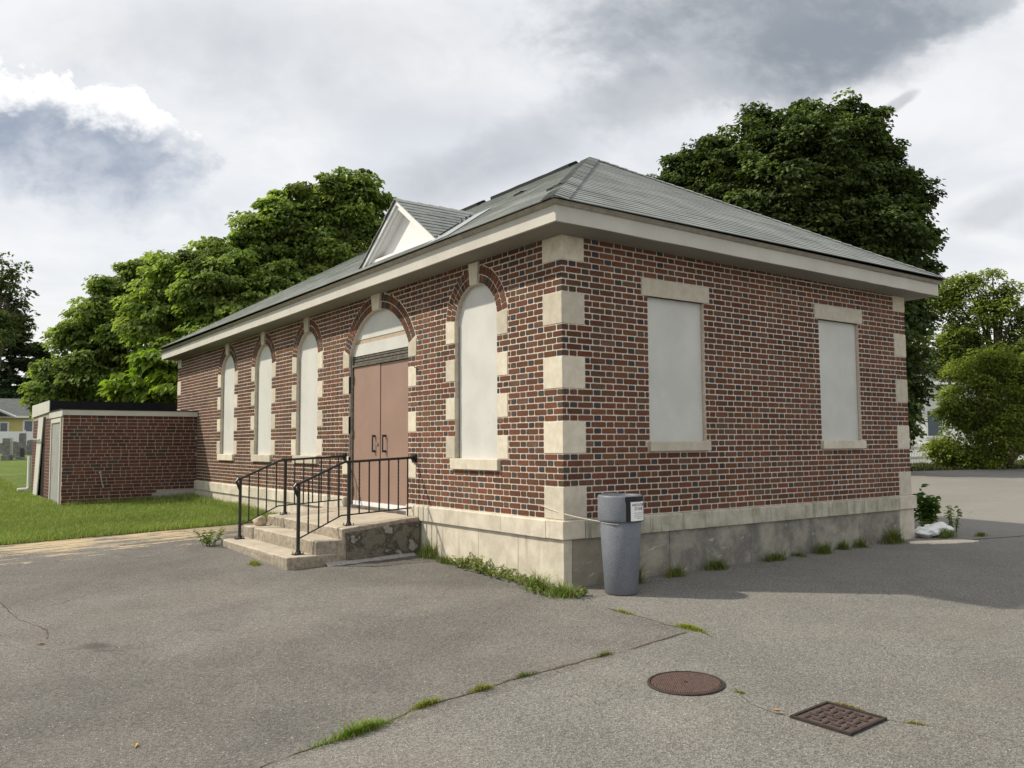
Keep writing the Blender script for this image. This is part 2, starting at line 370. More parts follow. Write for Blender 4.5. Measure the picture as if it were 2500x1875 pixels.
plain('rust_iron_dark', (0.040, 0.031, 0.027), 0.7, 0.4, 0.3, 30, 0.2, 0.5)
plain('steel', (0.45, 0.45, 0.45), 0.35, 0.5, 0.1, 30, 0.8)
plain('rope', (0.60, 0.56, 0.48), 0.9, 0.1, 0.15, 90)
plain('tape_black', (0.008, 0.008, 0.009), 0.5, 0.4, 0.1)
plain('paper', (0.80, 0.80, 0.79), 0.8, 0.2, 0.03)
plain('ink', (0.05, 0.05, 0.055), 0.8, 0.2, 0.05)
plain('ink_pale', (0.40, 0.40, 0.41), 0.8, 0.2, 0.05)
plain('cement', (0.36, 0.35, 0.33), 0.95, 0.1, 0.2, 30)
plain('rock', (0.50, 0.42, 0.29), 0.92, 0.2, 0.25, 16, 0, 0.5)
plain('bag_white', (0.74, 0.74, 0.72), 0.4, 0.4, 0.06, 9)
plain('sheet_wood', (0.72, 0.64, 0.52), 0.85, 0.1, 0.15, 9)
plain('dry_leaf', (0.42, 0.27, 0.12), 0.85, 0.1, 0.2, 40)
plain('granite', (0.20, 0.195, 0.185), 0.7, 0.3, 0.3, 7)
plain('granite_pale', (0.52, 0.50, 0.44), 0.75, 0.3, 0.2, 7)
plain('granite_dark', (0.045, 0.045, 0.048), 0.4, 0.4, 0.3, 7)
plain('siding_yellow', (0.56, 0.49, 0.20), 0.7, 0.2, 0.06, 2)
plain('siding_white', (0.80, 0.80, 0.79), 0.6, 0.3, 0.03)
plain('roof_grey', (0.115, 0.125, 0.125), 0.9, 0.2, 0.2, 3)
plain('roof_dark', (0.055, 0.06, 0.065), 0.9, 0.2, 0.2, 3)
plain('glass', (0.10, 0.125, 0.15), 0.12, 0.6, 0.2, 1)
plain('pole_wood', (0.12, 0.10, 0.08), 0.9, 0.1, 0.2)

def f_shingle(t, b, pos):
    a = t.node('ShaderNodeAttribute', attribute_name='Col')
    gr = t.noise(pos, 260, 2, 0.7); bl = t.noise(pos, 1.1, 5, 0.6); tab = t.noise(pos, 3.3, 3, 0.5)
    c = t.scl(a.outputs['Color'], t.step(gr, 0.25, 0.75, 0.7, 1.3))
    c = t.scl(c, t.step(bl, 0.3, 0.7, 0.84, 1.16)); c = t.scl(c, t.step(tab, 0.3, 0.7, 0.93, 1.07))
    t.put(b.inputs['Base Color'], c); t.put(b.inputs['Normal'], t.bump(gr, 0.4, 0.004))
mat('shingle', f_shingle, 0.95, 0.15)

def f_can(t, b, pos):
    n = t.noise(pos, 170, 2, 0.7); n2 = t.noise(pos, 4, 5, 0.6)
    c = t.mix(t.step(n, 0.42, 0.66), (0.115, 0.128, 0.150), (0.200, 0.220, 0.247))
    c = t.scl(c, t.step(n2, 0.3, 0.7, 0.9, 1.1))
    t.put(b.inputs['Base Color'], c)
mat('can_plastic', f_can, 0.5, 0.4)

# ------------------------------------------------------------------ object helpers
def link(name, me, m=None, parent=None, kind=None, label=None, cat=None, group=None):
    o = bpy.data.objects.new(name, me); COL.objects.link(o)
    if me is not None and m is not None and len(me.materials) == 0: me.materials.append(MATS[m])
    if parent is not None: o.parent = parent
    if kind: o['kind'] = kind
    if label: o['label'] = label
    if cat: o['category'] = cat
    if group: o['group'] = group
    return o

def thing(name, label, cat, loc=(0, 0, 0), group=None):
    o = link(name, None, label=label, cat=cat, group=group); o.location = loc
    o.empty_display_size = 0.1
    return o

class MB:
    """collects vertices/faces (with one colour per vertex) into one mesh"""
    def __init__(s): s.v = []; s.f = []; s.c = []; s.col = (1, 1, 1)
    def add(s, vs, fs, col=None):
        k = len(s.v); s.v.extend([tuple(map(float, p)) for p in vs]); s.f.extend([tuple(i+k for i in f) for f in fs])
        s.c.extend([col or s.col]*len(vs))
    def box(s, a, b, col=None):
        x0, y0, z0 = a; x1, y1, z1 = b
        s.add([(x0, y0, z0), (x1, y0, z0), (x1, y1, z0), (x0, y1, z0), (x0, y0, z1), (x1, y0, z1), (x1, y1, z1), (x0, y1, z1)],
              [(0, 3, 2, 1), (4, 5, 6, 7), (0, 1, 5, 4), (1, 2, 6, 5), (2, 3, 7, 6), (3, 0, 4, 7)], col)
    def tube(s, pts, rad, n=8, cap=True, col=None):
        pts = [np.array(p, float) for p in pts]
        rad = [rad]*len(pts) if np.isscalar(rad) else rad
        rings = []; ref = None
        for i, p in enumerate(pts):
            a = pts[max(i-1, 0)]; b = pts[min(i+1, len(pts)-1)]
            t = b-a; t = t/(np.linalg.norm(t)+1e-9)
            if ref is None: ref = np.array([0, 0, 1.0]) if abs(t[2]) < 0.9 else np.array([1.0, 0, 0])
            u = ref-t*(ref@t); u /= np.linalg.norm(u); w = np.cross(t, u); ref = u
            rings.append([p+rad[i]*(u*math.cos(2*math.pi*k/n)+w*math.sin(2*math.pi*k/n)) for k in range(n)])
        vs = [q for r in rings for q in r]; fs = []
        for i in range(len(pts)-1):
            for k in range(n):
                fs.append((i*n+k, i*n+(k+1) % n, (i+1)*n+(k+1) % n, (i+1)*n+k))
        if cap:
            fs.append(tuple(range(n-1, -1, -1))); fs.append(tuple(range((len(pts)-1)*n, len(pts)*n)))
        s.add(vs, fs, col)
    def lathe(s, prof, c=(0, 0, 0), n=48, col=None):
        vs = []; fs = []
        for r, z in prof:
            for k in range(n):
                a = 2*math.pi*k/n; vs.append((c[0]+r*math.cos(a), c[1]+r*math.sin(a), c[2]+z))
        for i in range(len(prof)-1):
            for k in range(n):
                fs.append((i*n+k, i*n+(k+1) % n, (i+1)*n+(k+1) % n, (i+1)*n+k))
        s.add(vs, fs, col)
    def mesh(s, name, color=False):
        me = bpy.data.meshes.new(name); me.from_pydata(s.v, [], s.f)
        if color:
            at_ = me.attributes.new('Col', 'FLOAT_COLOR', 'POINT')
            arr = np.ones((len(s.v), 4), np.float32); arr[:, :3] = np.array(s.c, np.float32); at_.data.foreach_set('color', arr.ravel())
        me.update(); return me
    def build(s, name, m, parent=None, color=False, smooth=False, **kw):
        me = s.mesh(name, color)
        if smooth: me.shade_smooth()
        return link(name, me, m, parent, **kw)

def bevbox(a, b, bev=0.006, seg=1):
    bm = bmesh.new()
    bmesh.ops.create_cube(bm, size=1.0)
    a = Vector(a); b = Vector(b)
    for v in bm.verts:
        v.co = Vector(((a.x+b.x)/2+v.co.x*(b.x-a.x), (a.y+b.y)/2+v.co.y*(b.y-a.y), (a.z+b.z)/2+v.co.z*(b.z-a.z)))
    bmesh.ops.bevel(bm, geom=list(bm.edges), offset=bev, segments=seg, affect='EDGES', profile=0.6)
    return bm

def bm_obj(name, bm, m, parent=None, smooth=False, **kw):
    me = bpy.data.meshes.new(name); bm.to_mesh(me); bm.free()
    if smooth: me.shade_smooth()
    return link(name, me, m, parent, **kw)

def rough_box(a, b, bev=0.02, cell=0.09, amp=0.006, tilt=None, seed=0.0):
    """box with worn rounded edges and an uneven surface"""
    bm = bevbox(a, b, bev, 3)
    for it in range(3):
        es = [e for e in bm.edges if e.calc_length() > cell*1.6]
        if not es: break
        for e in es[:]:
            pass
        groups = {}
        for e in es: groups.setdefault(min(12, int(e.calc_length()/cell)), []).append(e)
        k = max(groups)
        bmesh.ops.subdivide_edges(bm, edges=groups[k], cuts=k, use_grid_fill=True)
    for v in bm.verts:
        p = v.co*4.0+Vector((seed, seed*2, 0))
        d = mnoise.noise(p)*amp+mnoise.noise(p*3.7)*amp*0.5
        v.co += Vector((mnoise.noise(p+Vector((9, 0, 0)))*amp, mnoise.noise(p+Vector((0, 9, 0)))*amp, d*0.6))
        if tilt: v.co.z += tilt(v.co)
    return bm

def fast_mesh(name, verts, faces_n, idx, cols):
    me = bpy.data.meshes.new(name)
    nv = len(verts); nf = len(idx)//faces_n
    me.vertices.add(nv); me.vertices.foreach_set('co', np.ascontiguousarray(verts, np.float32).ravel())
    me.loops.add(len(idx)); me.loops.foreach_set('vertex_index', np.ascontiguousarray(idx, np.int32))
    me.polygons.add(nf); me.polygons.foreach_set('loop_start', np.arange(0, nf*faces_n, faces_n, dtype=np.int32))
    me.update(calc_edges=True)
    a = me.attributes.new('Col', 'FLOAT_COLOR', 'POINT')
    arr = np.ones((nv, 4), np.float32); arr[:, :3] = cols; a.data.foreach_set('color', arr.ravel())
    return me

# ------------------------------------------------------------------ terrain
def gz(x, y):
    return (ZB-0.685 + 0.03*np.clip(x, -6, 0) + 0.0085*np.clip(x, 0, 9)
            + 0.022*np.clip(y, 0, 50) + 0.015*np.clip(y, -10, 0))

def sheet(name, xs, ys, dz, m, kind='structure', ymax=None, parent=None):
    X, Y = np.meshgrid(xs, ys, indexing='ij')
    if ymax is not None:
        t = (Y-ys[0])/(ys[-1]-ys[0]); Y = ys[0]+t*(np.array([ymax(x) for x in xs])[:, None]-ys[0])
    Z = gz(X, Y)+dz
    nx, ny = X.shape
    v = np.stack([X, Y, Z], -1).reshape(-1, 3)
    f = [(i*ny+j, (i+1)*ny+j, (i+1)*ny+j+1, i*ny+j+1) for i in range(nx-1) for j in range(ny-1)]
    me = bpy.data.meshes.new(name); me.from_pydata(v.tolist(), [], f); me.update()
    return link(name, me, m, parent, kind=kind)

FAR = [-2500, -600, -150, -60, -30, -10, -6, 0, 9, 16, 30, 50, 80, 150, 600, 2500]
sheet('ground', FAR, FAR, -0.07, 'far_ground')
LAWN_Y = 7.72
ax = [-60, -30, -15, -6, -3, 0, 3, 6, 9, 15, 25, 40, 70]
asph = sheet('asphalt', ax, [-60, -30, -10, -5, 0, 4, LAWN_Y], 0.0, 'asphalt')
ROAD = lambda x: 11.1-0.17*(x-26.7)
sheet('driveway', [6.2, 9, 12, 16, 20, 26, 34, 45, 60], [LAWN_Y-0.002, 9, 11, 13, 14, 16], 0.0, 'asphalt', ymax=ROAD)
LAWN_DZ = 0.012
sheet('lawn', [-80, -40, -20, -10, -6, -3, 0.05], [LAWN_Y-0.03, 9, 11, 13, 16, 20, 30, 40, 50, 80, 160], LAWN_DZ, 'lawn_soil')
sheet('verge', [8, 14, 20, 26, 34, 45, 60], [0, 1], 0.0, 'far_ground', ymax=None) if False else None

# ------------------------------------------------------------------ the brick building
C = 0.0677                     # brick course
W, L = 6.573, 15.156
R_IN = 0.06                    # depth of the reveals
bld = thing('brick_building', 'single-storey red brick chapel with grey hipped roof and boarded windows', 'building', (W/2, L/2, 0))
BO = Vector((W/2, L/2, 0))
def bpart(o, parent=None):     # parent in place
    o.parent = parent or bld
    o.matrix_parent_inverse = Matrix.Translation(-BO) if parent is None else Matrix.Identity(4)
    return o
class BE(MB):
    pass

def P(name, mb, m, parent=None, **kw):      # part of the building, world coordinates
    o = mb.build(name, m, **kw); return bpart(o, parent)
def PB(name, bm, m, parent=None, **kw):
    o = bm_obj(name, bm, m, **kw); return bpart(o, parent)

# openings: left wall (runs along +y, face x=0), end wall (runs along +x, face y=0)
WIN = [1.645, 6.844, 8.987, 11.158]; WH = 0.46; WJ = 0.67
W_R, W_RO, W_ZC = 0.465, 0.675, ZB+2.24
DOOR = 4.23; DH = 0.94; DJ = 1.155; D_R, D_RO, D_ZC = 1.05, 1.265, ZB+1.69
EWIN = [1.707, 4.90]; EH = 0.468
def win_top(du):               # height of window intrados at offset du
    return W_ZC+math.sqrt(max(W_R**2-du*du, 0)) if abs(du) < W_R else W_ZC
def door_top(du):
    return D_ZC+math.sqrt(max(D_R**2-du*du, 0))

WALL_TOP = ZB+2.99
def wall_shell(face, length, holes, z0):
    """front sheet of a wall with its openings and reveals. holes: (u0,u1,zbot,topfn,centre)"""
    mb = MB()
    Pt = (lambda u, d, z: (d, u, z)) if face == 'L' else (lambda u, d, z: (u, d, z))
    def q(a, b, c, d): mb.add([a, b, c, d], [(0, 1, 2, 3)])
    u = 0.0
    for (u0, u1, zb, top, uc) in holes:
        q(Pt(u, 0, z0), Pt(u0, 0, z0), Pt(u0, 0, WALL_TOP), Pt(u, 0, WALL_TOP))
        if zb > z0: q(Pt(u0, 0, z0), Pt(u1, 0, z0), Pt(u1, 0, zb), Pt(u0, 0, zb))
        n = 28
        us = [u0+(u1-u0)*(0.5-0.5*math.cos(math.pi*k/n)) for k in range(n+1)]
        zs = [top(x-uc) for x in us]
        for k in range(n):
            q(Pt(us[k], 0, zs[k]), Pt(us[k+1], 0, zs[k+1]), Pt(us[k+1], 0, WALL_TOP), Pt(us[k], 0, WALL_TOP))
            q(Pt(us[k], 0, zs[k]), Pt(us[k+1], 0, zs[k+1]), Pt(us[k+1], 0.14, zs[k+1]), Pt(us[k], 0.14, zs[k]))
        for x, zz in ((u0, zs[0]), (u1, zs[-1])):
            q(Pt(x, 0, zb), Pt(x, 0, zz), Pt(x, 0.14, zz), Pt(x, 0.14, zb))
        q(Pt(u0, 0, zb), Pt(u1, 0, zb), Pt(u1, 0.14, zb), Pt(u0, 0.14, zb))
        u = u1
    q(Pt(u, 0, z0), Pt(length, 0, z0), Pt(length, 0, WALL_TOP), Pt(u, 0, WALL_TOP))
    return mb

SILL = ZB+9*C
holesL = sorted([(w-WH, w+WH, SILL-0.02, win_top, w) for w in WIN]+[(DOOR-DH, DOOR+DH, ZB-0.16, door_top, DOOR)])
ETOP = ZB+36*C; EBOT = ZB+0.80
holesE = [(w-EH, w+EH, EBOT-0.02, (lambda du: ETOP), w) for w in EWIN]
mbw = wall_shell('L', L, holesL, 0.0); me2 = wall_shell('E', W, holesE, 0.0)
wallL = P('wall', mbw, 'mortar'); wallE = P('wall', me2, 'mortar')
wallL['label'] = 'long entrance wall of red brick with arched openings'; wallE['label'] = 'end wall of red brick with two boarded square windows'
mb = MB(); mb.add([(W, 0, 0), (W, L, 0), (W, L, WALL_TOP), (W, 0, WALL_TOP)], [(0, 1, 2, 3)])
mb.add([(0, L, 0), (W, L, 0), (W, L, WALL_TOP), (0, L, WALL_TOP)], [(0, 1, 2, 3)])
wb = P('wall', mb, 'mortar'); wb['label'] = 'rear walls of red brick'

def brick_col(header):
    r = random.random(); j = random.uniform(0.85, 1.17)
    if header:
        if r < 0.26: c = (0.050, 0.047, 0.048)
        elif r < 0.64: c = (0.084, 0.058, 0.039)
        elif r < 0.74: c = (0.072, 0.050, 0.045)
        else: c = (0.112, 0.051, 0.033)
    else:
        if r < 0.56: c = (0.132, 0.055, 0.030)
        elif r < 0.78: c = (0.110, 0.050, 0.029)
        elif r < 0.95: c = (0.125, 0.066, 0.041)
        else: c = (0.150, 0.053, 0.031)
    return tuple(k*j*random.uniform(0.95, 1.05) for k in c)

def brick_geo(poly, Pt, proud, col, mb, back=-0.012, r=0.007, jit=0.0012):
    """poly: convex (u,z) outline, counter-clockwise; Pt(u,depth,z); depth is negative outwards"""
    n = len(poly); out = []
    for i in range(n):
        p = Vector(poly[i]); a = Vector(poly[i-1]); b = Vector(poly[(i+1) % n])
        la = (a-p).length; lb = (b-p).length
        rr = min(r*random.uniform(0.7, 1.5), 0.3*la, 0.3*lb)
        out.append(p+(a-p)/max(la, 1e-6)*rr); out.append(p+(b-p)/max(lb, 1e-6)*rr)
    out = [q+Vector((random.uniform(-jit, jit), random.uniform(-jit, jit))) for q in out]
    cx = sum((q for q in out), Vector((0, 0)))/len(out)
    m = len(out); pr = proud+random.uniform(-0.0012, 0.0015)
    back_r = [Pt(q.x, -back if False else 0.004, q.y) for q in out]
    mid_r = [Pt(q.x, -pr+0.0025, q.y) for q in out]
    def ins(q):
        d = cx-q; return q+d*min(0.5, 0.003/max(d.length, 1e-6))
    top_r = [Pt(ins(q).x, -pr, ins(q).y) for q in out]
    vs = back_r+mid_r+top_r; fs = []
    for k in range(m):
        k2 = (k+1) % m
        fs.append((k, k2, m+k2, m+k)); fs.append((m+k, m+k2, 2*m+k2, 2*m+k))
    fs.append(tuple(range(2*m, 3*m)))
    mb.add(vs, fs, col)

S_, H_, J_ = 0.205, 0.0955, 0.0132
def course_bricks(length, start, first):
    """sequence (u0,u1,header) in Flemish bond"""
    u = 0.0; res = [(-0.004, start, start < 0.12)]; u = start+J_; hd = (first == 'H')
    while u < length-0.02:
        w_ = H_ if hd else S_
        e = min(u+w_, length+0.0)
        if length-e < 0.045: e = length
        res.append((u, e, hd)); u = e+J_; hd = not hd
    return res

def subtract(iv, blocks):
    """cut (u0b,u1b,u0t,u1t) by blocking intervals given at bottom and top of the brick"""
    out = [iv]
    for (b0, b1, t0, t1) in blocks:
        nxt = []
        for (a0, a1, c0, c1) in out:
            if a1 <= b0 and c1 <= t0 or a0 >= b1 and c0 >= t1: nxt.append((a0, a1, c0, c1)); continue
            l = (a0, min(a1, b0), c0, min(c1, t0)); r = (max(a0, b1), a1, max(c0, t1), c1)
            if max(l[1]-l[0], l[3]-l[2]) > 0.02: nxt.append((l[0], max(l[0]+0.003, l[1]), l[2], max(l[2]+0.003, l[3])))
            if max(r[1]-r[0], r[3]-r[2]) > 0.02: nxt.append((min(r[0], r[1]-0.003), r[1], min(r[2], r[3]-0.003), r[3]))
        out = nxt
    return out

ALLB = []      # every brick: (distance to the camera, poly, face, colour, header)
JB = 0.008
def arch_block(uc, zc, ro, zlo, zhi, half):
    def hw(z):
        if z < zc: return half
        return math.sqrt(max(ro*ro-(z-zc)**2, 0))
    a, b = hw(zlo), hw(zhi)
    if a <= 0 and b <= 0: return None
    g = JB if b > 0 else 0
    return (uc-a-JB, uc+a+JB, uc-b-g, uc+b+g)

JAMB = [(9, 13), (16, 20), (23, 27), (30, 34)]
DJAMB = [(5, 9), (14, 18), (23, 27), (29, 32.6)]
QUO = [(0, 5), (10, 15), (20, 25), (30, 35), (40, 44)]
for ci in range(44):
    zlo = ZB+ci*C+J_*0.5; zhi = ZB+(ci+1)*C-J_*0.5
    inq = any(a <= ci < b for a, b in QUO)
    # left wall
    blocks = []
    if inq: blocks += [(-1, 0.317+JB, -1, 0.317+JB), (L-0.30-JB, L+1, L-0.30-JB, L+1)]
    for w_ in WIN:
        if ci < 9:
            if ci >= 7: blocks.append((w_-0.515-JB, w_+0.515+JB)*2)
        elif zhi <= W_ZC+0.03:
            h = WJ if any(a <= ci < b for a, b in JAMB) else WH
            blocks.append((w_-h-(JB if h == WJ else 0), w_+h+(JB if h == WJ else 0))*2)
        else:
            b = arch_block(w_, W_ZC, W_RO, zlo, zhi, WJ)
            if b: blocks.append(b)
            if ci < 34: blocks.append((w_-WJ-JB, w_+WJ+JB)*2)
            if zlo > W_ZC+W_RO-0.10 and ci < 43: blocks.append((w_-0.115, w_+0.115)*2)
    if ci < 33:
        h = DJ if any(a <= ci < b for a, b in DJAMB) else DH
        blocks.append((DOOR-h-(JB if h == DJ else 0), DOOR+h+(JB if h == DJ else 0))*2)
    if ci >= 29:
        b = arch_block(DOOR, D_ZC+0.5, 0.0, zlo, zhi, DJ) if zhi < D_ZC+0.50 else arch_block(DOOR, D_ZC, D_RO, zlo, zhi, DJ)
        if b: blocks.append(b)
        if zlo > D_ZC+D_RO-0.10 and ci < 43: blocks.append((DOOR-0.15, DOOR+0.15)*2)
    seq = course_bricks(L, 0.15, 'H') if ci % 2 == 0 else course_bricks(L, 0.085, 'S')
    for (a, b, hd) in seq:
        for (p0, p1, q0, q1) in subtract((a, b, a, b), blocks):
            poly = [(p0, zlo), (p1, zlo), (q1, zhi), (q0, zhi)]
            d = np.linalg.norm(np.array([0, (p0+p1)/2, (zlo+zhi)/2])-CAM)/ (0.25+abs(CAM[0])/np.linalg.norm(np.array([0, (p0+p1)/2, zlo])-CAM))
            ALLB.append((d, poly, 'L', brick_col(hd)))
    # end wall
    blocks = []
    if inq: blocks += [(-1, 0.302+JB, -1, 0.302+JB), (W-0.30-JB, W+1, W-0.30-JB, W+1)]
    for w_ in EWIN:
        if 36 <= ci < 39: blocks.append((w_-0.556-JB, w_+0.556+JB)*2)
        elif 12 <= ci < 36: blocks.append((w_-EH, w_+EH)*2)
        elif 10 <= ci < 12: blocks.append((w_-0.495-JB, w_+0.495+JB)*2)
    seq = course_bricks(W, 0.046, 'S') if ci % 2 == 0 else course_bricks(W, 0.085, 'H')
    for k, (a, b, hd) in enumerate(seq):
        if k == 0: a = 0.0
        for (p0, p1, q0, q1) in subtract((a, b, a, b), blocks):
            poly = [(p0, zlo), (p1, zlo), (q1, zhi), (q0, zhi)]
            d = np.linalg.norm(np.array([(p0+p1)/2, 0, (zlo+zhi)/2])-CAM)/(0.25+abs(CAM[1])/np.linalg.norm(np.array([(p0+p1)/2, 0, zlo])-CAM))
            ALLB.append((d, poly, 'E', brick_col(hd)))

PtL = lambda u, d, z: (d, u, z)
PtE = lambda u, d, z: (u, d, z)
def place_bricks(bricks, walls, pts, limit=300, proud=0.004):
    order = sorted(range(len(bricks)), key=lambda i: bricks[i][0])
    rest = {k: MB() for k in walls}
    for rank, i in enumerate(order):
        d, poly, face, col = bricks[i]
        if rank < limit:
            mb = MB(); brick_geo(poly, pts[face], proud, col, mb)
            o = mb.build('brick', 'brick', color=True); o.parent = walls[face]
        else: brick_geo(poly, pts[face], proud, col, rest[face])
    for k, mb in rest.items():
        o = mb.build('brickwork', 'brick', color=True, kind='stuff'); o.parent = walls[k]
for o in (wallL, wallE): pass
place_bricks(ALLB, {'L': wallL, 'E': wallE}, {'L': PtL, 'E': PtE})

# quoins at the three visible corners
for a, b in QUO:
    z0 = ZB+a*C+0.004; z1 = ZB+b*C-0.004
    if a == 40: z1 = WALL_TOP-0.03
    PB('quoin', bevbox((-0.007, -0.007, z0), (0.302, 0.317, z1), 0.004), 'limestone')
    PB('quoin', bevbox((W-0.30, -0.007, z0), (W+0.007, 0.31, z1), 0.004), 'limestone')
    PB('quoin', bevbox((-0.007, L-0.30, z0), (0.3, L+0.007, z1), 0.004), 'limestone')

# arched windows: board, sill, jamb stones, voussoir bricks, keystone
def arch_rings(uc, zc, r_in, half_key, a_lo, parent, n1, n2):
    rings = [(r_in+0.004, r_in+0.100, n1), (r_in+0.110, r_in+0.206, n2)]
    for (ra, rb, n) in rings:
        for side in (-1, 1):
            rm = (ra+rb)/2
            a0 = a_lo if side > 0 else math.pi-a_lo
            a1 = math.pi/2-side*math.asin(min(0.99, (half_key+0.006)/rm))
            for k in range(n):
                s0 = a0+(a1-a0)*k/n; s1 = a0+(a1-a0)*(k+1)/n
                g = 0.0045/rm*(1 if s1 > s0 else -1)
                s0 += g; s1 -= g
                pts = [(uc+ra*math.cos(s0), zc+ra*math.sin(s0)), (uc+rb*math.cos(s0), zc+rb*math.sin(s0)),
                       (uc+rb*math.cos(s1), zc+rb*math.sin(s1)), (uc+ra*math.cos(s1), zc+ra*math.sin(s1))]
                if s1 < s0: pts = pts[::-1]
                mb = MB(); brick_geo(pts, PtL, 0.005, brick_col(random.random() < 0.35), mb, r=0.005)
                o = mb.build('arch_brick', 'brick', color=True); bpart(o, parent)

def prism(pts, d0, d1, Pt):
    """outline in (u,z) extruded in depth"""
    n = len(pts); mb = MB()
    vs = [Pt(u, d0, z) for u, z in pts]+[Pt(u, d1, z) for u, z in pts]
    fs = [tuple(range(n)), tuple(range(2*n-1, n-1, -1))]+[(k, (k+1) % n, n+(k+1) % n, n+k) for k in range(n)]
    mb.add(vs, fs); return mb

for wi, w_ in enumerate(WIN):
    n = 24
    pts = [(w_-WH-0.01, SILL-0.01), (w_+WH+0.01, SILL-0.01)]+[(w_+(W_R+0.004)*math.cos(a), W_ZC+(W_R+0.004)*math.sin(a)) for a in np.linspace(0.0, math.pi, n)]
    win = P('window_board', prism(pts, R_IN, R_IN+0.02, PtL), 'board_paint')
    sill = PB('sill', bevbox((-0.045, w_-0.515, ZB+7*C+0.005), (R_IN+0.03, w_+0.515, SILL), 0.006), 'limestone', win)
    sill.matrix_parent_inverse = Matrix.Identity(4)
    for a, b in JAMB:
        for s in (-1, 1):
            u0, u1 = sorted((w_+s*WH, w_+s*WJ))
            if s < 0: u1 += 0.002
            else: u0 -= 0.002
            PB('jamb_stone', bevbox((-0.007, u0, ZB+a*C+0.004), (0.13, u1, ZB+b*C-0.004), 0.003), 'limestone', win)
    kz0, kz1 = W_ZC+W_R-0.012, ZB+2.955
    P('keystone', prism([(w_-0.078, kz0), (w_+0.078, kz0), (w_+0.105, kz1), (w_-0.105, kz1)], -0.03, 0.10, PtL), 'limestone', win)
    arch_rings(w_, W_ZC, W_R, 0.09, math.asin((ZB+34*C-W_ZC)/0.57)+0.02, win, 9, 11)
    # raw board edge / dark gap round the sheet
    for s in (-1, 1):
        mb = MB(); mb.box((R_IN-0.004, w_+s*(WH-0.006)-0.006, SILL), (R_IN+0.01, w_+s*(WH-0.006)+0.006, W_ZC))
        o = P('board_edge', mb, 'old_frame', win)

# square windows of the end wall
for w_ in EWIN:
    win = P('window_board', prism([(w_-EH-0.01, EBOT-0.01), (w_+EH+0.01, EBOT-0.01), (w_+EH+0.01, ETOP+0.01), (w_-EH-0.01, ETOP+0.01)], 0.05, 0.07, PtE), 'board_paint')
    PB('lintel', bevbox((w_-0.556, -0.012, ETOP), (w_+0.556, 0.12, ZB+39*C-0.004), 0.005), 'limestone', win)
    PB('sill', bevbox((w_-0.495, -0.05, ZB+0.69), (w_+0.495, 0.08, EBOT), 0.006), 'limestone', win)
    for s in (-1, 1):
        mb = MB(); mb.box((w_+s*(EH-0.005)-0.005, 0.044, EBOT), (w_+s*(EH-0.005)+0.005, 0.056, ETOP))
        P('board_edge', mb, 'raw_wood', win)

# entrance: two leaves, frame, transom, tympanum boards, stones
dz0, dz1 = ZB-0.10, ZB+1.955
mb = MB()
for s in (-1, 1): mb.box((0.03, DOOR+s*(DH-0.025)-0.028, ZB-0.15), (0.13, DOOR+s*(DH-0.025)+0.028, ZB+2.13))
mb.box((0.028, DOOR-DH+0.055, dz1+0.006), (0.13, DOOR+DH-0.055, dz1+0.035))
frame = P('door_frame', mb, 'old_frame')
P('transom', prism([(DOOR-DH+0.055, dz1+0.037), (DOOR+DH-0.055, dz1+0.037), (DOOR+DH-0.055, ZB+2.12), (DOOR-DH+0.055, ZB+2.12)], 0.085, 0.10, PtL), 'old_frame', frame)
mb = MB()
for k in range(3):
    zz = dz1+0.045+k*0.045; mb.box((0.055+k*0.008, DOOR-DH+0.06, zz), (0.08, DOOR+DH-0.06, zz+0.030))
P('transom_slats', mb, 'old_frame', frame)
for s in (-1, 1):
    y0, y1 = sorted((DOOR+s*0.004, DOOR+s*(DH-0.06)))
    leaf = PB('door_leaf', bevbox((0.052 if s > 0 else 0.062, y0, dz0+0.01), (0.10, y1, dz1), 0.003), 'door_paint')
    hy = DOOR+s*0.16
    mb = MB(); mb.tube([(0.022, hy, ZB+0.68), (0.012, hy, ZB+0.71), (0.012, hy, ZB+0.89), (0.022, hy, ZB+0.92)], 0.011, 8)
    mb.box((0.008, hy-0.016, ZB+0.675), (0.06, hy+0.016, ZB+0.705)); mb.box((0.008, hy-0.016, ZB+0.895), (0.06, hy+0.016, ZB+0.925))
    P('handle', mb, 'iron_black', leaf)
    if s > 0:
        mb = MB(); mb.tube([(0.056, DOOR+0.075, ZB+0.80), (0.035, DOOR+0.075, ZB+0.80)], 0.028, 14); P('lock', mb, 'steel', leaf)
        for zz in (0.05, 0.9, 1.72):
            mb = MB(); mb.box((0.02, y1-0.012, ZB+zz), (0.056, y1+0.012, ZB+zz+0.12)); P('hinge', mb, 'old_frame', leaf)
    mb = MB(); mb.box((0.044, y0+0.01, dz0-0.012), (0.09, y1-0.01, dz0+0.05)); P('kick_strip', mb, 'white_pvc', leaf)
    mb = MB()                     # bright nicks in the paint
mb = MB(); mb.box((-0.03, DOOR-DH+0.02, ZB-0.158), (0.14, DOOR+DH-0.02, dz0-0.014)); P('threshold', mb, 'old_frame')
def arc_pts(z_from, z_to, inset=0.0):
    """piece of the door arch opening between two heights"""
    R = D_R+0.004; zc = D_ZC
    def hw(z): return min(DH+0.004, math.sqrt(max(R*R-(z-zc)**2, 0)))
    zs = np.linspace(z_from, z_to, 14)
    return [(DOOR+hw(z), z) for z in zs]+[(DOOR-hw(z), z) for z in zs[::-1]]
P('tympanum_board', prism(arc_pts(ZB+2.125, ZB+2.30), R_IN, R_IN+0.02, PtL), 'board_paint')
ty = P('tympanum_board', prism(arc_pts(ZB+2.365, D_ZC+D_R+0.003), R_IN, R_IN+0.02, PtL), 'board_paint')
P('bare_strip', prism(arc_pts(ZB+2.30, ZB+2.365), R_IN+0.008, R_IN+0.02, PtL), 'raw_wood', ty)
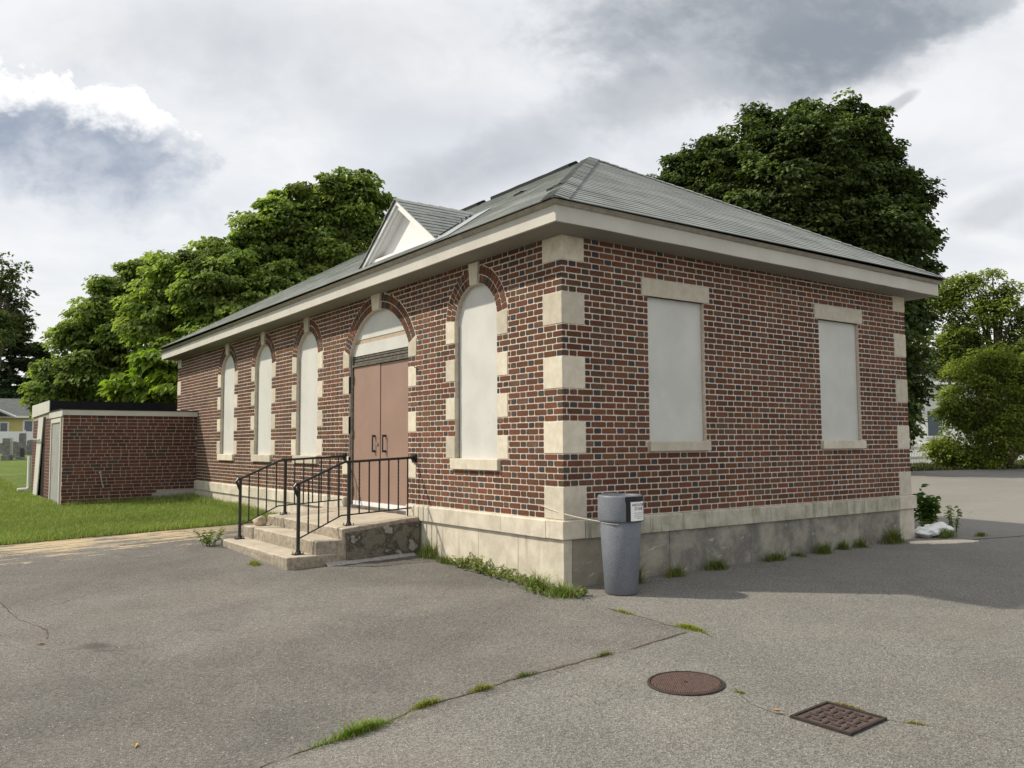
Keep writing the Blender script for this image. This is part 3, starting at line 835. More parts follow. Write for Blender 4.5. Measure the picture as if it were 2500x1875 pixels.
for a, b in DJAMB:
    for s in (-1, 1):
        u0, u1 = sorted((DOOR+s*DH, DOOR+s*DJ))
        if b > 30:
            zi, zo = D_ZC+math.sqrt(D_R**2-DH**2)-0.004, D_ZC+math.sqrt(D_RO**2-DJ**2)-0.004
            z0 = ZB+a*C+0.004
            ua, ub = DOOR+s*(DH-0.002), DOOR+s*DJ
            pts = [(ua, z0), (ub, z0), (ub, zo), (ua, zi)]
            if s < 0: pts = pts[::-1]
            P('jamb_stone', prism(pts, -0.007, 0.12, PtL), 'limestone', frame)
        else:
            PB('jamb_stone', bevbox((-0.007, u0, ZB+a*C+0.004), (0.03, u1, ZB+b*C-0.004), 0.003), 'limestone', frame)
kz0, kz1 = D_ZC+D_R-0.012, ZB+2.955
P('keystone', prism([(DOOR-0.10, kz0), (DOOR+0.10, kz0), (DOOR+0.145, kz1), (DOOR-0.145, kz1)], -0.035, 0.10, PtL), 'limestone', frame)
arch_rings(DOOR, D_ZC, D_R, 0.125, math.acos(DJ/D_RO)+0.035, frame, 14, 16)
mb = MB(); mb.tube([(0.0, 3.055, ZB+1.80), (-0.035, 3.055, ZB+1.80), (-0.05, 3.055, ZB+1.84)], 0.006, 6); mb.tube([(-0.01, 3.055, ZB+1.80), (-0.01, 3.055, ZB+1.72)], 0.008, 6)
P('hook', mb, 'old_frame', frame)

# plinth: water table over foundation slabs, each stone its own block
def wt_block(face, u0, u1, m):
    g = 0.0025
    prof = [(-0.055, ZB-0.195), (-0.055, ZB-0.022), (-0.045, ZB-0.010), (-0.003, ZB-0.002), (0.05, ZB-0.002), (0.05, ZB-0.195)]
    mb = MB(); n = len(prof)
    Pt = PtL if face == 'L' else PtE
    vs = [Pt(u0+g, d, z) for d, z in prof]+[Pt(u1-g, d, z) for d, z in prof]
    mb.add(vs, [tuple(range(n)), tuple(range(2*n-1, n-1, -1))]+[(k, (k+1) % n, n+(k+1) % n, n+k) for k in range(n)])
    P('plinth_block', mb, m, wallL if face == 'L' else wallE)
def fd_block(face, u0, u1, m):
    g = 0.002
    if face == 'L': bm = bevbox((-0.022, u0+g, -0.15), (0.04, u1-g, ZB-0.197), 0.003)
    else: bm = bevbox((u0+g, -0.022, -0.15), (u1-g, 0.04, ZB-0.197), 0.003)
    PB('foundation_slab', bm, m, wallL if face == 'L' else wallE)
for u0, u1 in [(0.24, 1.06), (1.06, 1.95), (1.95, 2.72), (2.72, DOOR-DH-0.03)]: wt_block('L', u0, u1, 'plinth')
edges = [DOOR+DH+0.03, 5.95, 6.85, 7.75, 8.65, 9.55, 10.4, 11.3, 12.2, 13.352, 14.2, L-0.3]
for a, b in zip(edges[:-1], edges[1:]): wt_block('L', a, b, 'plinth')
for a, b in zip([0.0, 0.77, 1.56, 2.36, 3.1], [0.77, 1.56, 2.36, 3.1, DOOR-DH-0.03]): fd_block('L', a, b, 'plinth')
ed = [DOOR+DH+0.03, 6.0, 6.8, 7.6, 8.4, 9.2, 10.0, 10.8, 11.6, 12.4, 13.352, 14.3, L-0.2]
for a, b in zip(ed[:-1], ed[1:]): fd_block('L', a, b, 'plinth')
ee_ = [0.24, 1.34, 2.12, 2.91, 3.66, 4.54, 5.36, 6.18]
for a, b in zip(ee_[:-1], ee_[1:]): wt_block('E', a, b, 'water_table_worn')
fe = [0.09, 1.5, 2.9, 4.1, 5.2, 6.21]
for a, b in zip(fe[:-1], fe[1:]): fd_block('E', a, b, 'foundation_worn')
def corner_block(x0, y0, x1, y1, z0, z1, m): PB('plinth_block', bevbox((x0, y0, z0), (x1, y1, z1), 0.006), m)
corner_block(-0.056, -0.056, 0.238, 0.238, ZB-0.195, ZB-0.006, 'plinth')
corner_block(-0.0235, -0.0235, 0.088, 0.02, -0.15, ZB-0.198, 'plinth')
corner_block(6.182, -0.056, W+0.056, 0.3, ZB-0.195, ZB-0.006, 'plinth')
corner_block(6.212, -0.0235, W+0.0235, 0.3, -0.15, ZB-0.198, 'plinth')

# ------------------------------------------------------------------ eaves and roof
EV = 0.43; FS = 0.35
ZR = ZB+3.185
SL = (ZB+5.348-ZR)/(W/2+EV)
NRM = math.sqrt(1+SL*SL)
def sag(x, y): return -0.045*max(0, x)/W-0.06*max(0, y)/L
x0, x1, y0, y1 = -FS, W+FS, -FS, L+FS-0.15
zf0, zf1 = ZB+2.985, ZB+3.150
def fascia(a, b, nrm, name='fascia_board'):
    a = Vector(a); b = Vector(b); n = Vector(nrm)
    mb = MB(); k = 8; rows = []
    for i in range(k+1):
        p = a.lerp(b, i/k); s = sag(p.x, p.y)+random.uniform(-0.003, 0.003)
        rows.append([(p.x, p.y, zf0+s), (p.x, p.y, zf1+s), (p.x+n.x*0.03, p.y+n.y*0.03, zf1+s), (p.x+n.x*0.03, p.y+n.y*0.03, zf0+s)])
    vs = [q for r in rows for q in r]
    fs = [(i*4+j, i*4+(j+1) % 4, (i+1)*4+(j+1) % 4, (i+1)*4+j) for i in range(k) for j in range(4)]+[(0, 1, 2, 3), (k*4+3, k*4+2, k*4+1, k*4)]
    mb.add(vs, fs); P(name, mb, 'fascia_paint')
fascia((x0, y0, 0), (x0, 6.7, 0), (1, 0)); fascia((x0, 6.703, 0), (x0, y1, 0), (1, 0))
fascia((x0+0.002, y0+0.001, 0), (5.02, y0+0.001, 0), (0, 1)); fascia((5.023, y0+0.003, 0), (x1, y0+0.003, 0), (0, 1))
fascia((x1-0.002, y0+0.035, 0), (x1-0.002, y1, 0), (-1, 0)); fascia((x0+0.035, y1-0.002, 0), (x1-0.035, y1-0.002, 0), (0, -1))
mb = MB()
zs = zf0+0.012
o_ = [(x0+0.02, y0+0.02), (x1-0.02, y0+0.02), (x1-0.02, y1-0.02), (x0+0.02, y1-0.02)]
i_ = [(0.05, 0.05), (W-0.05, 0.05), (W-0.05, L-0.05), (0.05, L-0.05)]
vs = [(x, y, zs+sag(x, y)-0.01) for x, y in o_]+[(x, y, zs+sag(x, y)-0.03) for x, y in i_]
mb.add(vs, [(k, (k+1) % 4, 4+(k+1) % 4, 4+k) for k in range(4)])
P('soffit', mb, 'soffit_shade_paint')
# drip edge moulding round the eaves
def drip(a, b, nrm):
    a = Vector(a); b = Vector(b); n = Vector((nrm[0], nrm[1], 0))
    t = (b-a).normalized()
    prof = [(0.0, zf1-0.004), (-0.022, zf1+0.004), (-0.045, zf1+0.022), (-0.062, zf1+0.030), (-0.072, ZR-0.004), (0.06, ZR+0.012), (0.06, zf1-0.004)]
    mb = MB(); k = 10; m = len(prof); vs = []
    for i in range(k+1):
        p = a.lerp(b, i/k)
        for d, z in prof:
            e = 0.0
            if i == 0: e = -(-d)
            q = p+n*d
            if i == 0: q = q + t*d
            if i == k: q = q - t*d
            vs.append((q.x, q.y, z+sag(p.x, p.y)*0.8))
    fs = [(i*m+j, i*m+(j+1) % m, (i+1)*m+(j+1) % m, (i+1)*m+j) for i in range(k) for j in range(m)]
    mb.add(vs, fs); P('drip_edge', mb, 'drip_edge')
drip((x0, y0, 0), (x0, y1, 0), (1, 0)); drip((x0, y0, 0), (x1, y0, 0), (0, 1)); drip((x1, y0, 0), (x1, y1, 0), (-1, 0)); drip((x0, y1, 0), (x1, y1, 0), (0, -1))

# roof deck + shingle courses
RX0, RX1, RY0, RY1 = -EV, W+EV, -EV, L+EV-0.15
HX = W/2; RUN = HX+EV; ZP = ZR+SL*RUN
AP0 = (HX, RY0+RUN, ZP); AP1 = (HX, RY1-RUN, ZP)
mb = MB()
mb.add([(RX0, RY0, ZR), (RX1, RY0, ZR), (RX1, RY1, ZR), (RX0, RY1, ZR), AP0, AP1], [(0, 1, 4), (1, 2, 5, 4), (2, 3, 5), (3, 0, 4, 5)])
roof = P('roof', mb, 'shingle', color=True)
for i, k in enumerate(roof.data.attributes['Col'].data): k.color = (0.11, 0.12, 0.11, 1)
NC = 34
def shingle_rows(e0, e1, t0, t1, out2):
    """courses on a roof slope: eave e0->e1, top t0->t1"""
    e0, e1, t0, t1 = map(Vector, (e0, e1, t0, t1))
    n = (e1-e0).cross(t0-e0).normalized()
    if n.z < 0: n = -n
    for i in range(NC):
        s0 = i/NC; s1 = min(1.0, (i+1.25)/NC)
        a = e0.lerp(t0, s0); b = e1.lerp(t1, s0); c = e1.lerp(t1, s1); d = e0.lerp(t0, s1)
        k = max(2, int((b-a).length/0.45)); vs = []
        for j in range(k+1):
            w_ = j/k
            lift = 0.0105+random.uniform(-0.001, 0.0025)
            lo = a.lerp(b, w_)+(d-a).normalized()*random.uniform(-0.003, 0.003); hi = d.lerp(c, w_)
            vs += [lo+n*0.002, lo+n*lift, hi+n*0.0035]
        fs = []
        for j in range(k):
            fs += [(j*3, (j+1)*3, (j+1)*3+1, j*3+1), (j*3+1, (j+1)*3+1, (j+1)*3+2, j*3+2)]
        mb = MB(); g = random.uniform(0.96, 1.04)
        mb.add(vs, fs, (0.262*g, 0.280*g, 0.266*g))
        P('shingle_course', mb, 'shingle', roof, color=True)
Z2 = ZR+0.004
shingle_rows((RX0, RY0, Z2), (RX1, RY0, Z2), AP0, AP0, 0)
shingle_rows((RX0, RY0, Z2), (RX0, RY1, Z2), AP0, AP1, 0)
# hip and ridge caps
def caps(a, b, name, n, wdt=0.15, lift=0.02, side_drop=0.07, tail=None):
    a = Vector(a); b = Vector(b); t = (b-a).normalized(); s = Vector((0, 0, 1)).cross(t).normalized(); up = t.cross(s); up = up if up.z > 0 else -up
    for i in range(n):
        p = a.lerp(b, i/n); q = a.lerp(b, (i+1.3)/n) if i < n-1 else b
        mb = MB(); g = random.uniform(0.9, 1.12); jl = lift+random.uniform(-0.003, 0.004)
        top0 = p+up*jl; top1 = q+up*(lift-0.011)
        l0 = p+s*wdt-Vector((0, 0, side_drop))+up*jl; r0 = p-s*wdt-Vector((0, 0, side_drop))+up*jl
        l1 = q+s*wdt-Vector((0, 0, side_drop))+up*(lift-0.011); r1 = q-s*wdt-Vector((0, 0, side_drop))+up*(lift-0.011)
        dn = up*0.009
        mb.add([l0, top0, r0, l1, top1, r1, l0-dn, top0-dn, r0-dn, l1-dn, r1-dn],
               [(0, 1, 4, 3), (1, 2, 5, 4), (6, 7, 1, 0), (7, 8, 2, 1), (6, 0, 3, 9), (2, 8, 10, 5)], (0.262*g, 0.280*g, 0.266*g))
        P(name, mb, 'shingle', roof, color=True)
hip_drop = 0.15*SL/math.sqrt(2)*0.98
caps((RX0+0.02, RY0+0.02, Z2+0.012), (AP0[0], AP0[1], AP0[2]+0.012), 'hip_cap', 36, 0.14, 0.022, 0.055)
caps((RX1-0.02, RY0+0.02, Z2+0.012), (AP0[0], AP0[1], AP0[2]+0.012), 'hip_cap', 36, 0.14, 0.022, 0.055)
# black ridge vent in two lengths, the gap between them bare
for ya, yb in ((AP0[1]+0.35, 5.9), (6.35, AP1[1]-0.2)):
    mb = MB()
    pf = [(-0.16, -0.125), (-0.16, -0.045), (0.0, 0.035), (0.16, -0.045), (0.16, -0.125), (0.0, -0.03)]
    k = len(pf); N_ = 9; vs = []
    for i in range(N_):
        y = ya+(yb-ya)*i/(N_-1); w2 = random.uniform(-0.006, 0.006)
        vs += [(HX+d, y, ZP+0.02+z+w2) for d, z in pf]
    mb.add(vs, [(i*k+j, i*k+(j+1) % k, (i+1)*k+(j+1) % k, (i+1)*k+j) for i in range(N_-1) for j in range(k)]+[tuple(range(k)), tuple(range(N_*k-1, (N_-1)*k-1, -1))])
    P('ridge_vent', mb, 'tar_black', roof)
# lifted shingle near the hip
for (xa, ya, yb) in ((0.36, 0.46, 0.70), (1.70, 3.02, 3.20)):
    zr_ = lambda x: ZR+SL*(x+EV)
    mb = MB(); mb.add([(xa, ya, zr_(xa)+0.050), (xa, yb, zr_(xa)+0.035), (xa+0.13, yb, zr_(xa+0.13)+0.014), (xa+0.13, ya, zr_(xa+0.13)+0.014), (xa, ya, zr_(xa)+0.005), (xa, yb, zr_(xa)+0.005)], [(0, 1, 2, 3), (4, 5, 1, 0)], (0.03, 0.03, 0.03))
    P('lifted_shingle', mb, 'shingle', roof, color=True)

# gabled dormer over the entrance
DC = 3.42; DX = -0.13; DZ = ZB+4.145; DSL = 0.70; DHW = 1.16
def roof_x(z): return (z-ZR)/SL-EV
dorm = P('dormer', prism([(DC-1.06, ZB+3.27), (DC+1.06, ZB+3.27), (DC, DZ-0.11)], DX+0.16, DX+0.20, PtL), 'white_pvc')
dorm['label'] = 'small white gabled dormer rising from the eaves'
for s in (-1, 1):
    def off(u, dz_): return (DC+s*u, DZ-DSL*u+dz_)
    # rake: outer moulding, inner board, soffit
    for (u_in, da, db, xa, xb, nm) in ((0, -0.022, -0.075, DX, DX+0.03, 'rake_mould'), (0, -0.078, -0.135, DX+0.03, DX+0.06, 'rake_board'), (0, -0.115, -0.150, DX+0.062, DX+0.20, 'rake_soffit')):
        pts = [off(0, da), off(DHW, da), off(DHW, db), off(0, db)]
        if s > 0: pts = pts[::-1]
        P(nm, prism(pts, xa, xb, PtL), 'white_pvc', dorm)
mb = MB(); mb.box((DX+0.06, DC-1.02, ZB+3.30), (DX+0.165, DC+1.02, ZB+3.445)); P('dormer_sill', mb, 'white_pvc', dorm)
mb = MB(); mb.box((DX+0.150, DC-0.76, ZB+3.475), (DX+0.158, DC+0.76, ZB+3.482)); P('panel_groove', mb, 'old_frame', dorm)
XR = roof_x(DZ)
mb = MB()
for s in (-1, 1):
    ze = DZ-DSL*DHW
    mb.add([(DX+0.001, DC, DZ-0.012), (DX+0.001, DC+s*DHW, ze-0.012), (roof_x(ze)-0.1 if roof_x(ze)-0.1 > DX else DX+0.02, DC+s*DHW, ze-0.012), (XR+0.05, DC, DZ-0.012)], [(0, 1, 2, 3)], (0.1, 0.11, 0.1))
P('dormer_deck', mb, 'shingle', dorm, color=True)
# individual shingles on the dormer slopes, cut at the valley
for s in (-1, 1):
    nrow = 12; slen = DHW*math.sqrt(1+DSL*DSL); ex = slen/nrow
    nn = Vector((0, s*DSL, 1)).normalized()
    for r_ in range(nrow):
        w0 = slen-r_*ex; w1 = max(0.0, w0-ex*1.2)
        u0 = w0/math.sqrt(1+DSL*DSL); u1 = w1/math.sqrt(1+DSL*DSL)
        z0_, z1_ = DZ-DSL*u0, DZ-DSL*u1
        xe0 = roof_x(z0_)-0.07; xe1 = roof_x(z1_)-0.07
        xs_ = DX-0.02-random.uniform(0, 0.01); x = xs_+(0.15 if r_ % 2 else 0.0); cuts = [xs_]
        while x < max(xe0, xe1):
            if x > xs_+0.02: cuts.append(x)
            x += 0.30
        cuts.append(99)
        for a, b in zip(cuts[:-1], cuts[1:]):
            b0 = min(b-0.005, xe0); b1 = min(b-0.005, xe1)
            if b1 <= a+0.02: continue
            b0 = max(b0, a+0.004)
            lift = 0.012+random.uniform(-0.002, 0.004); g = random.uniform(0.84, 1.14)
            p = [Vector((a, DC+s*u0, z0_)), Vector((b0, DC+s*u0, z0_)), Vector((b1, DC+s*u1, z1_)), Vector((a, DC+s*u1, z1_))]
            vs = [p[0]+nn*lift, p[1]+nn*lift, p[2]+nn*0.003, p[3]+nn*0.003, p[0]-nn*0.004, p[1]-nn*0.004, p[2]-nn*0.006, p[3]-nn*0.006]
            mb = MB(); mb.add(vs, [(0, 1, 2, 3), (4, 5, 1, 0), (5, 6, 2, 1), (7, 4, 0, 3)], (0.225*g, 0.242*g, 0.231*g))
            P('shingle', mb, 'shingle', dorm, color=True)
    # valley flashing lying on the main roof
    mb = MB(); vs = []
    for i in range(9):
        z = DZ-0.02-(DZ-(ZB+(3.25 if s < 0 else 3.5)))*i/8; x = roof_x(z); u = (DZ-z)/DSL
        vs += [(x-0.06, DC+s*(u-0.02), ZR+SL*(x-0.06+EV)+0.022), (x+0.05, DC+s*(u+0.34), ZR+SL*(x+0.05+EV)+0.024)]
    mb.add(vs, [(i*2, i*2+1, i*2+3, i*2+2) for i in range(8)]); P('valley_flashing', mb, 'flashing', dorm)
caps((DX-0.02, DC, DZ+0.004), (XR+0.05, DC, DZ+0.004), 'ridge_cap', 8, 0.10, 0.012, 0.072)

# ------------------------------------------------------------------ entrance steps and handrails
steps = thing('entrance_steps', 'worn concrete steps and landing below the brown double door', 'steps', (-0.9, 4.2, 0.05))
def SP(o): o.parent = steps; o.matrix_parent_inverse = Matrix.Translation(-Vector(steps.location)); return o
SP(bm_obj('step', rough_box((-1.82, 2.89, -0.25), (-1.0, 5.46, ZB-0.530), 0.022, 0.10, 0.010, None, 1.3), 'concrete', smooth=True))
SP(bm_obj('step', rough_box((-1.46, 2.905, -0.20), (-0.8, 5.55, ZB-0.368), 0.022, 0.10, 0.010, None, 4.1), 'concrete', smooth=True))
SP(bm_obj('landing', rough_box((-1.125, 2.895, -0.2), (-0.058, 5.50, ZB-0.235), 0.022, 0.09, 0.012, lambda c: (0.085*(c.x+1.125) if c.z > 0.3 else 0), 7.7), 'concrete', smooth=True))
bmc = rough_box((-1.08, 2.872, -0.1), (-0.06, 2.91, ZB-0.29), 0.012, 0.06, 0.016, lambda c: (0.085*(c.x+1.125) if c.z > 0.3 else 0), 2.2)
SP(bm_obj('cheek_render', bmc, 'concrete_cheek', smooth=True, label='parging broken off in pale patches'))
mb = MB(); vs = []; N_ = 22
for i in range(N_):
    x = -1.35+1.2*i/(N_-1); w_ = 0.03+0.035*random.random()
    vs += [(x, 2.89, gz(x, 2.89)+0.035), (x, 2.87-w_*0.6, gz(x, 2.85)+0.022), (x, 2.86-w_*1.6, gz(x, 2.8)+0.002)]
mb.add(vs, [(i*3+j, (i+1)*3+j, (i+1)*3+j+1, i*3+j+1) for i in range(N_-1) for j in range(2)])
SP(mb.build('cement_fillet', 'cement'))
def rail(y, name, label):
    r = thing(name, label, 'handrail', (-0.9, y, ZB-0.4), 'iron handrails of the entrance steps')
    def RP(n_, mb): o = mb.build(n_, 'iron_black', smooth=False); o.parent = r; o.matrix_parent_inverse = Matrix.Translation(-Vector(r.location)); return o
    pz = lambda x: ZB+0.315+(x+1.605)*0.43 if x < -1.02 else ZB+0.567+(x+1.02)*0.045
    lz = lambda x: ZB-0.345+(x+1.605)*0.45 if x < -1.05 else ZB-0.095+(x+1.05)*0.05
    mb = MB(); mb.tube([(-1.60, y, ZB+0.15), (-1.618, y, ZB+0.17), (-1.652, y, ZB+0.25), (-1.657, y, ZB+0.285), (-1.635, y, ZB+0.312), (-1.60, y, pz(-1.6)), (-1.3, y, pz(-1.3)), (-1.06, y, pz(-1.06)), (-1.0, y, ZB+0.572), (-0.9, y, pz(-0.9)), (-0.02, y, pz(-0.02))], 0.0165, 8)
    RP('top_rail', mb)
    mb = MB(); mb.tube([(-1.605, y, lz(-1.605)), (-1.05, y, lz(-1.05)), (-0.06, y, lz(-0.06))], 0.0095, 6); RP('bottom_rail', mb)
    for px_, zb in ((-1.605, ZB-0.530), (-0.948, ZB-0.225)):
        mb = MB(); mb.box((px_-0.017, y-0.017, zb-0.008), (px_+0.017, y+0.017, pz(px_)-0.01))
        mb.lathe([(0.045, 0.0), (0.040, 0.012), (0.028, 0.03), (0.020, 0.075), (0.0, 0.08)], (px_, y, zb), 12)
        o = RP('post', mb)
        mb = MB(); mb.box((px_-0.065, y-0.055, zb-0.012), (px_+0.065, y+0.055, zb+0.008))
        for a, b in ((-1, -1), (1, -1), (1, 1), (-1, 1)): mb.tube([(px_+a*0.048, y+b*0.04, zb), (px_+a*0.048, y+b*0.04, zb+0.035)], 0.006, 6)
        q = RP('base_plate', mb)
    for i, px_ in enumerate((-1.479, -1.346, -1.225, -1.082, -0.805, -0.668, -0.526, -0.391, -0.251, -0.114)):
        mb = MB()
        z0 = lz(px_) if i < 9 else ZB-0.15; z1 = pz(px_)
        if i % 2 == 0:           # twisted bar
            n = 40; h = 0.0075; vs = []; fs = []
            for k in range(n+1):
                z = z0+(z1-z0)*k/n; tw = 0.0 if (k < 5 or k > n-5) else (k-5)*0.55
                for c_ in range(4):
                    a = math.pi/4+c_*math.pi/2+tw; vs.append((px_+h*1.41*math.cos(a), y+h*1.41*math.sin(a), z))
            fs = [(k*4+c_, k*4+(c_+1) % 4, (k+1)*4+(c_+1) % 4, (k+1)*4+c_) for k in range(n) for c_ in range(4)]
            mb.add(vs, fs)
        else: mb.box((px_-0.0075, y-0.0075, z0), (px_+0.0075, y+0.0075, z1))
        RP('baluster', mb)
    mb = MB(); mb.box((-0.03, y-0.045, ZB+0.545), (-0.002, y+0.045, ZB+0.655)); mb.box((-0.055, y-0.02, ZB+0.575), (-0.028, y+0.02, ZB+0.63)); RP('wall_bracket', mb)
rail(3.10, 'handrail', 'black iron handrail on the cracked, patched side of the entrance steps')
rail(5.28, 'handrail', 'black iron handrail on the lawn side of the entrance steps')
def blobmesh(name, r, seed, m, amp=0.25, sub=3, **kw):
    bm = bmesh.new(); bmesh.ops.create_icosphere(bm, subdivisions=sub, radius=1.0)
    for v in bm.verts:
        k = 1+amp*mnoise.noise(v.co*1.6+Vector((seed, 0, 0)))+amp*0.4*mnoise.noise(v.co*4+Vector((0, seed, 0)))
        v.co = Vector((v.co.x*r[0]*k, v.co.y*r[1]*k, v.co.z*r[2]*k))
    return bm_obj(name, bm, m, smooth=True, **kw)
o = blobmesh('rock', (0.10, 0.11, 0.075), 3.0, 'rock', label='rounded beige stone sitting on the second entrance step', cat='rock'); o.location = (-1.28, 5.40, ZB-0.368+0.06)

# ------------------------------------------------------------------ litter bin
CX, CY = 0.29, -0.53
cgz = float(gz(CX, CY))
can = thing('trash_can', 'speckled blue-grey tapered plastic bin tied to the building corner', 'bin', (CX, CY, cgz))
def CP(o, par=None): o.parent = par or can; return o
H = 0.965; RB = 0.163; RT = 0.205; RBAND = 0.2235
mb = MB(); mb.lathe([(0.0, 0.0), (RB-0.012, 0.0), (RB, 0.012), (RT, H-0.262), (RT-0.01, H-0.25)], n=64)
CP(mb.build('body', 'can_plastic', smooth=True))
mb = MB(); mb.lathe([(RT-0.005, H-0.258), (RBAND-0.006, H-0.258), (RBAND-0.001, H-0.250), (RBAND, H-0.23), (RBAND, H-0.02), (RBAND-0.006, H-0.006), (RBAND-0.018, H), (RBAND-0.034, H-0.003), (RBAND-0.042, H-0.014), (RBAND-0.048, H-0.10), (RT-0.03, H-0.3), (RB-0.01, 0.03), (0.0, 0.03)], n=64)
CP(mb.build('collar', 'can_plastic', smooth=True))
va = math.atan2(CAM[1]-CY, CAM[0]-CX)          # azimuth of the viewer; positive offset = viewer's right
def on_can(u, z, r=RBAND+0.0015):               # u: arc metres to the right of the facing line
    a = va+u/RBAND
    return (r*math.cos(a), r*math.sin(a), z)
def patch(u0, u1, z0, z1, r, n=16):
    mb = MB(); vs = []
    for i in range(n+1):
        u = u0+(u1-u0)*i/n; vs += [on_can(u, z0, r), on_can(u, z1, r)]
    mb.add(vs, [(i*2, i*2+2, i*2+3, i*2+1) for i in range(n)]); return mb
dg = math.radians
zb_, zt_ = H-0.25, H-0.012
tape = patch(RBAND*dg(12.4), RBAND*dg(100), zt_-0.052, zt_, RBAND+0.0012)
CP(tape.build('tape', 'tape_black')); CP(patch(RBAND*dg(14), RBAND*dg(30), zb_-0.002, zt_-0.045, RBAND+0.001).build('tape', 'tape_black'))
CP(patch(RBAND*dg(15), RBAND*dg(100), zb_-0.004, zb_+0.012, RBAND+0.001).build('tape', 'tape_black'))
pa = CP(patch(RBAND*dg(26.6), RBAND*dg(83), zb_+0.004, zt_-0.050, RBAND+0.0022, 24).build('paper_notice', 'paper', label='white paper notice taped to the collar'))
def text_on_can(s, size, u_mid, z, m):
    cu = bpy.data.curves.new('notice_text', 'FONT'); cu.body = s; cu.size = size; cu.align_x = 'CENTER'; cu.resolution_u = 2; cu.offset = 0.0006
    ob = bpy.data.objects.new('notice_text', cu); COL.objects.link(ob)
    dg_ = bpy.context.evaluated_depsgraph_get(); me = bpy.data.meshes.new_from_object(ob.evaluated_get(dg_))
    COL.objects.unlink(ob); bpy.data.objects.remove(ob)
    for v in me.vertices: v.co = on_can(u_mid+v.co.x, z+v.co.y, RBAND+0.0032)
    me.materials.clear()
    return CP(link('lettering', me, m), pa)
um = RBAND*dg(54.8)
text_on_can('VISITATION', 0.037, um, zb_+0.145, 'ink'); text_on_can('STONES', 0.037, um, zb_+0.108, 'ink')
for i, (hw_, zz) in enumerate(((0.075, 0.077), (0.066, 0.058), (0.07, 0.040), (0.035, 0.024))):
    mb = MB(); u = um-hw_
    while u < um+hw_:
        e = min(um+hw_, u+random.uniform(0.012, 0.03)); q = patch(u, e, zb_+zz, zb_+zz+0.007, RBAND+0.003, 3); mb.add(q.v, q.f); u = e+0.005
    CP(mb.build('lettering', 'ink_pale'), pa)
# little ring and clip hanging from the tape
rg = []
for k in range(15):
    a = 2*math.pi*k/14; rg.append(on_can(RBAND*dg(89)+0.014*math.cos(a), zt_-0.055+0.014*math.sin(a), RBAND+0.008))
mb = MB(); mb.tube(rg, 0.0028, 6, False); mb.tube([on_can(RBAND*dg(89), zt_-0.04, RBAND+0.008), on_can(RBAND*dg(89), zt_-0.004, RBAND+0.004)], 0.004, 6)
mb.tube([on_can(RBAND*dg(88), zt_-0.07, RBAND+0.006), on_can(RBAND*dg(86), zb_+0.04, RBAND+0.006), on_can(RBAND*dg(84), zb_-0.01, RBAND+0.004)], 0.0018, 5)
CP(mb.build('clip_ring', 'steel'))
# rope from the wall to the bin
mb = MB()
ct = [on_can(RBAND*dg(d), H-0.262-0.002*k, RT+0.004) for k, d in enumerate(range(-70, 2, 8))]
ct = [(p[0]+CX, p[1]+CY, p[2]+cgz) for p in ct]
hook_p = np.array((-0.015, 0.35, ZB+0.129)); ep = np.array(ct[0])
pts = [tuple(hook_p+(ep-hook_p)*k/10+np.array([-0.035*math.sin(math.pi*k/10)*(1 if True else 0), 0, -0.012*math.sin(math.pi*k/10)])) for k in range(10)]
mb.tube(pts+ct, 0.0045, 6); mb.tube([(0.004, 0.35, ZB+0.129), (-0.02, 0.35, ZB+0.131)], 0.010, 8)
mb.build('rope', 'rope', label='thin pale cord strung from the brick wall to the grey bin', cat='rope')

# ------------------------------------------------------------------ iron covers in the asphalt
mx, my = -1.36, -2.905
man = thing('manhole_cover', 'round rusty ribbed iron cover set in the asphalt', 'manhole cover', (mx, my, float(gz(mx, my))))
tl = Vector((-0.03, -0.015, 1)).normalized()
man.rotation_euler = Vector((0, 0, 1)).rotation_difference(tl).to_euler()
mb = MB(); mb.lathe([(0.247, 0.0), (0.247, 0.008), (0.242, 0.012), (0.229, 0.012), (0.226, 0.003)], n=56); o = mb.build('rim', 'rust_iron_dark', smooth=False); o.parent = man
mb = MB(); mb.lathe([(0.222, 0.003), (0.222, 0.009), (0.0001, 0.010)], n=56); plate = mb.build('plate', 'rust_iron'); plate.parent = man
for i in range(-15, 16):
    y = i*0.0142; hl = math.sqrt(max(0.216*0.216-y*y, 0))-0.004
    if hl < 0.02: continue
    ca, sa = math.cos(0.64), math.sin(0.64)
    mb = MB(); pp = []
    for (a, b, z) in ((-hl, -0.0045, 0.009), (hl, -0.0045, 0.009), (hl, 0.0045, 0.009), (-hl, 0.0045, 0.009), (-hl, -0.002, 0.0135), (hl, -0.002, 0.0135), (hl, 0.002, 0.0135), (-hl, 0.002, 0.0135)):
        pp.append((a*sa+(y+b)*ca, a*ca-(y+b)*sa, z))
    mb.add(pp, [(4, 5, 6, 7), (0, 1, 5, 4), (1, 2, 6, 5), (2, 3, 7, 6), (3, 0, 4, 7)])
    o = mb.build('rib', 'rust_iron'); o.parent = man
mb = MB(); mb.lathe([(0.012, 0.0150), (0.0001, 0.0152)], n=14); o = mb.build('lift_hole', 'hole_shade'); o.parent = man  # flat disc, its dark colour painted as the shade of a hole
sx, sy = -1.178, -3.885
sq = thing('drain_cover', 'square rusty iron access cover with raised bar pattern in the asphalt', 'drain cover', (sx, sy, float(gz(sx, sy))))
sq.rotation_euler = Matrix.Rotation(math.radians(3), 3, 'Z').to_euler()
sq.rotation_euler = (Vector((0, 0, 1)).rotation_difference(tl).to_matrix() @ Matrix.Rotation(math.radians(2), 3, 'Z')).to_euler()
mb = MB(); q = 0.187; 
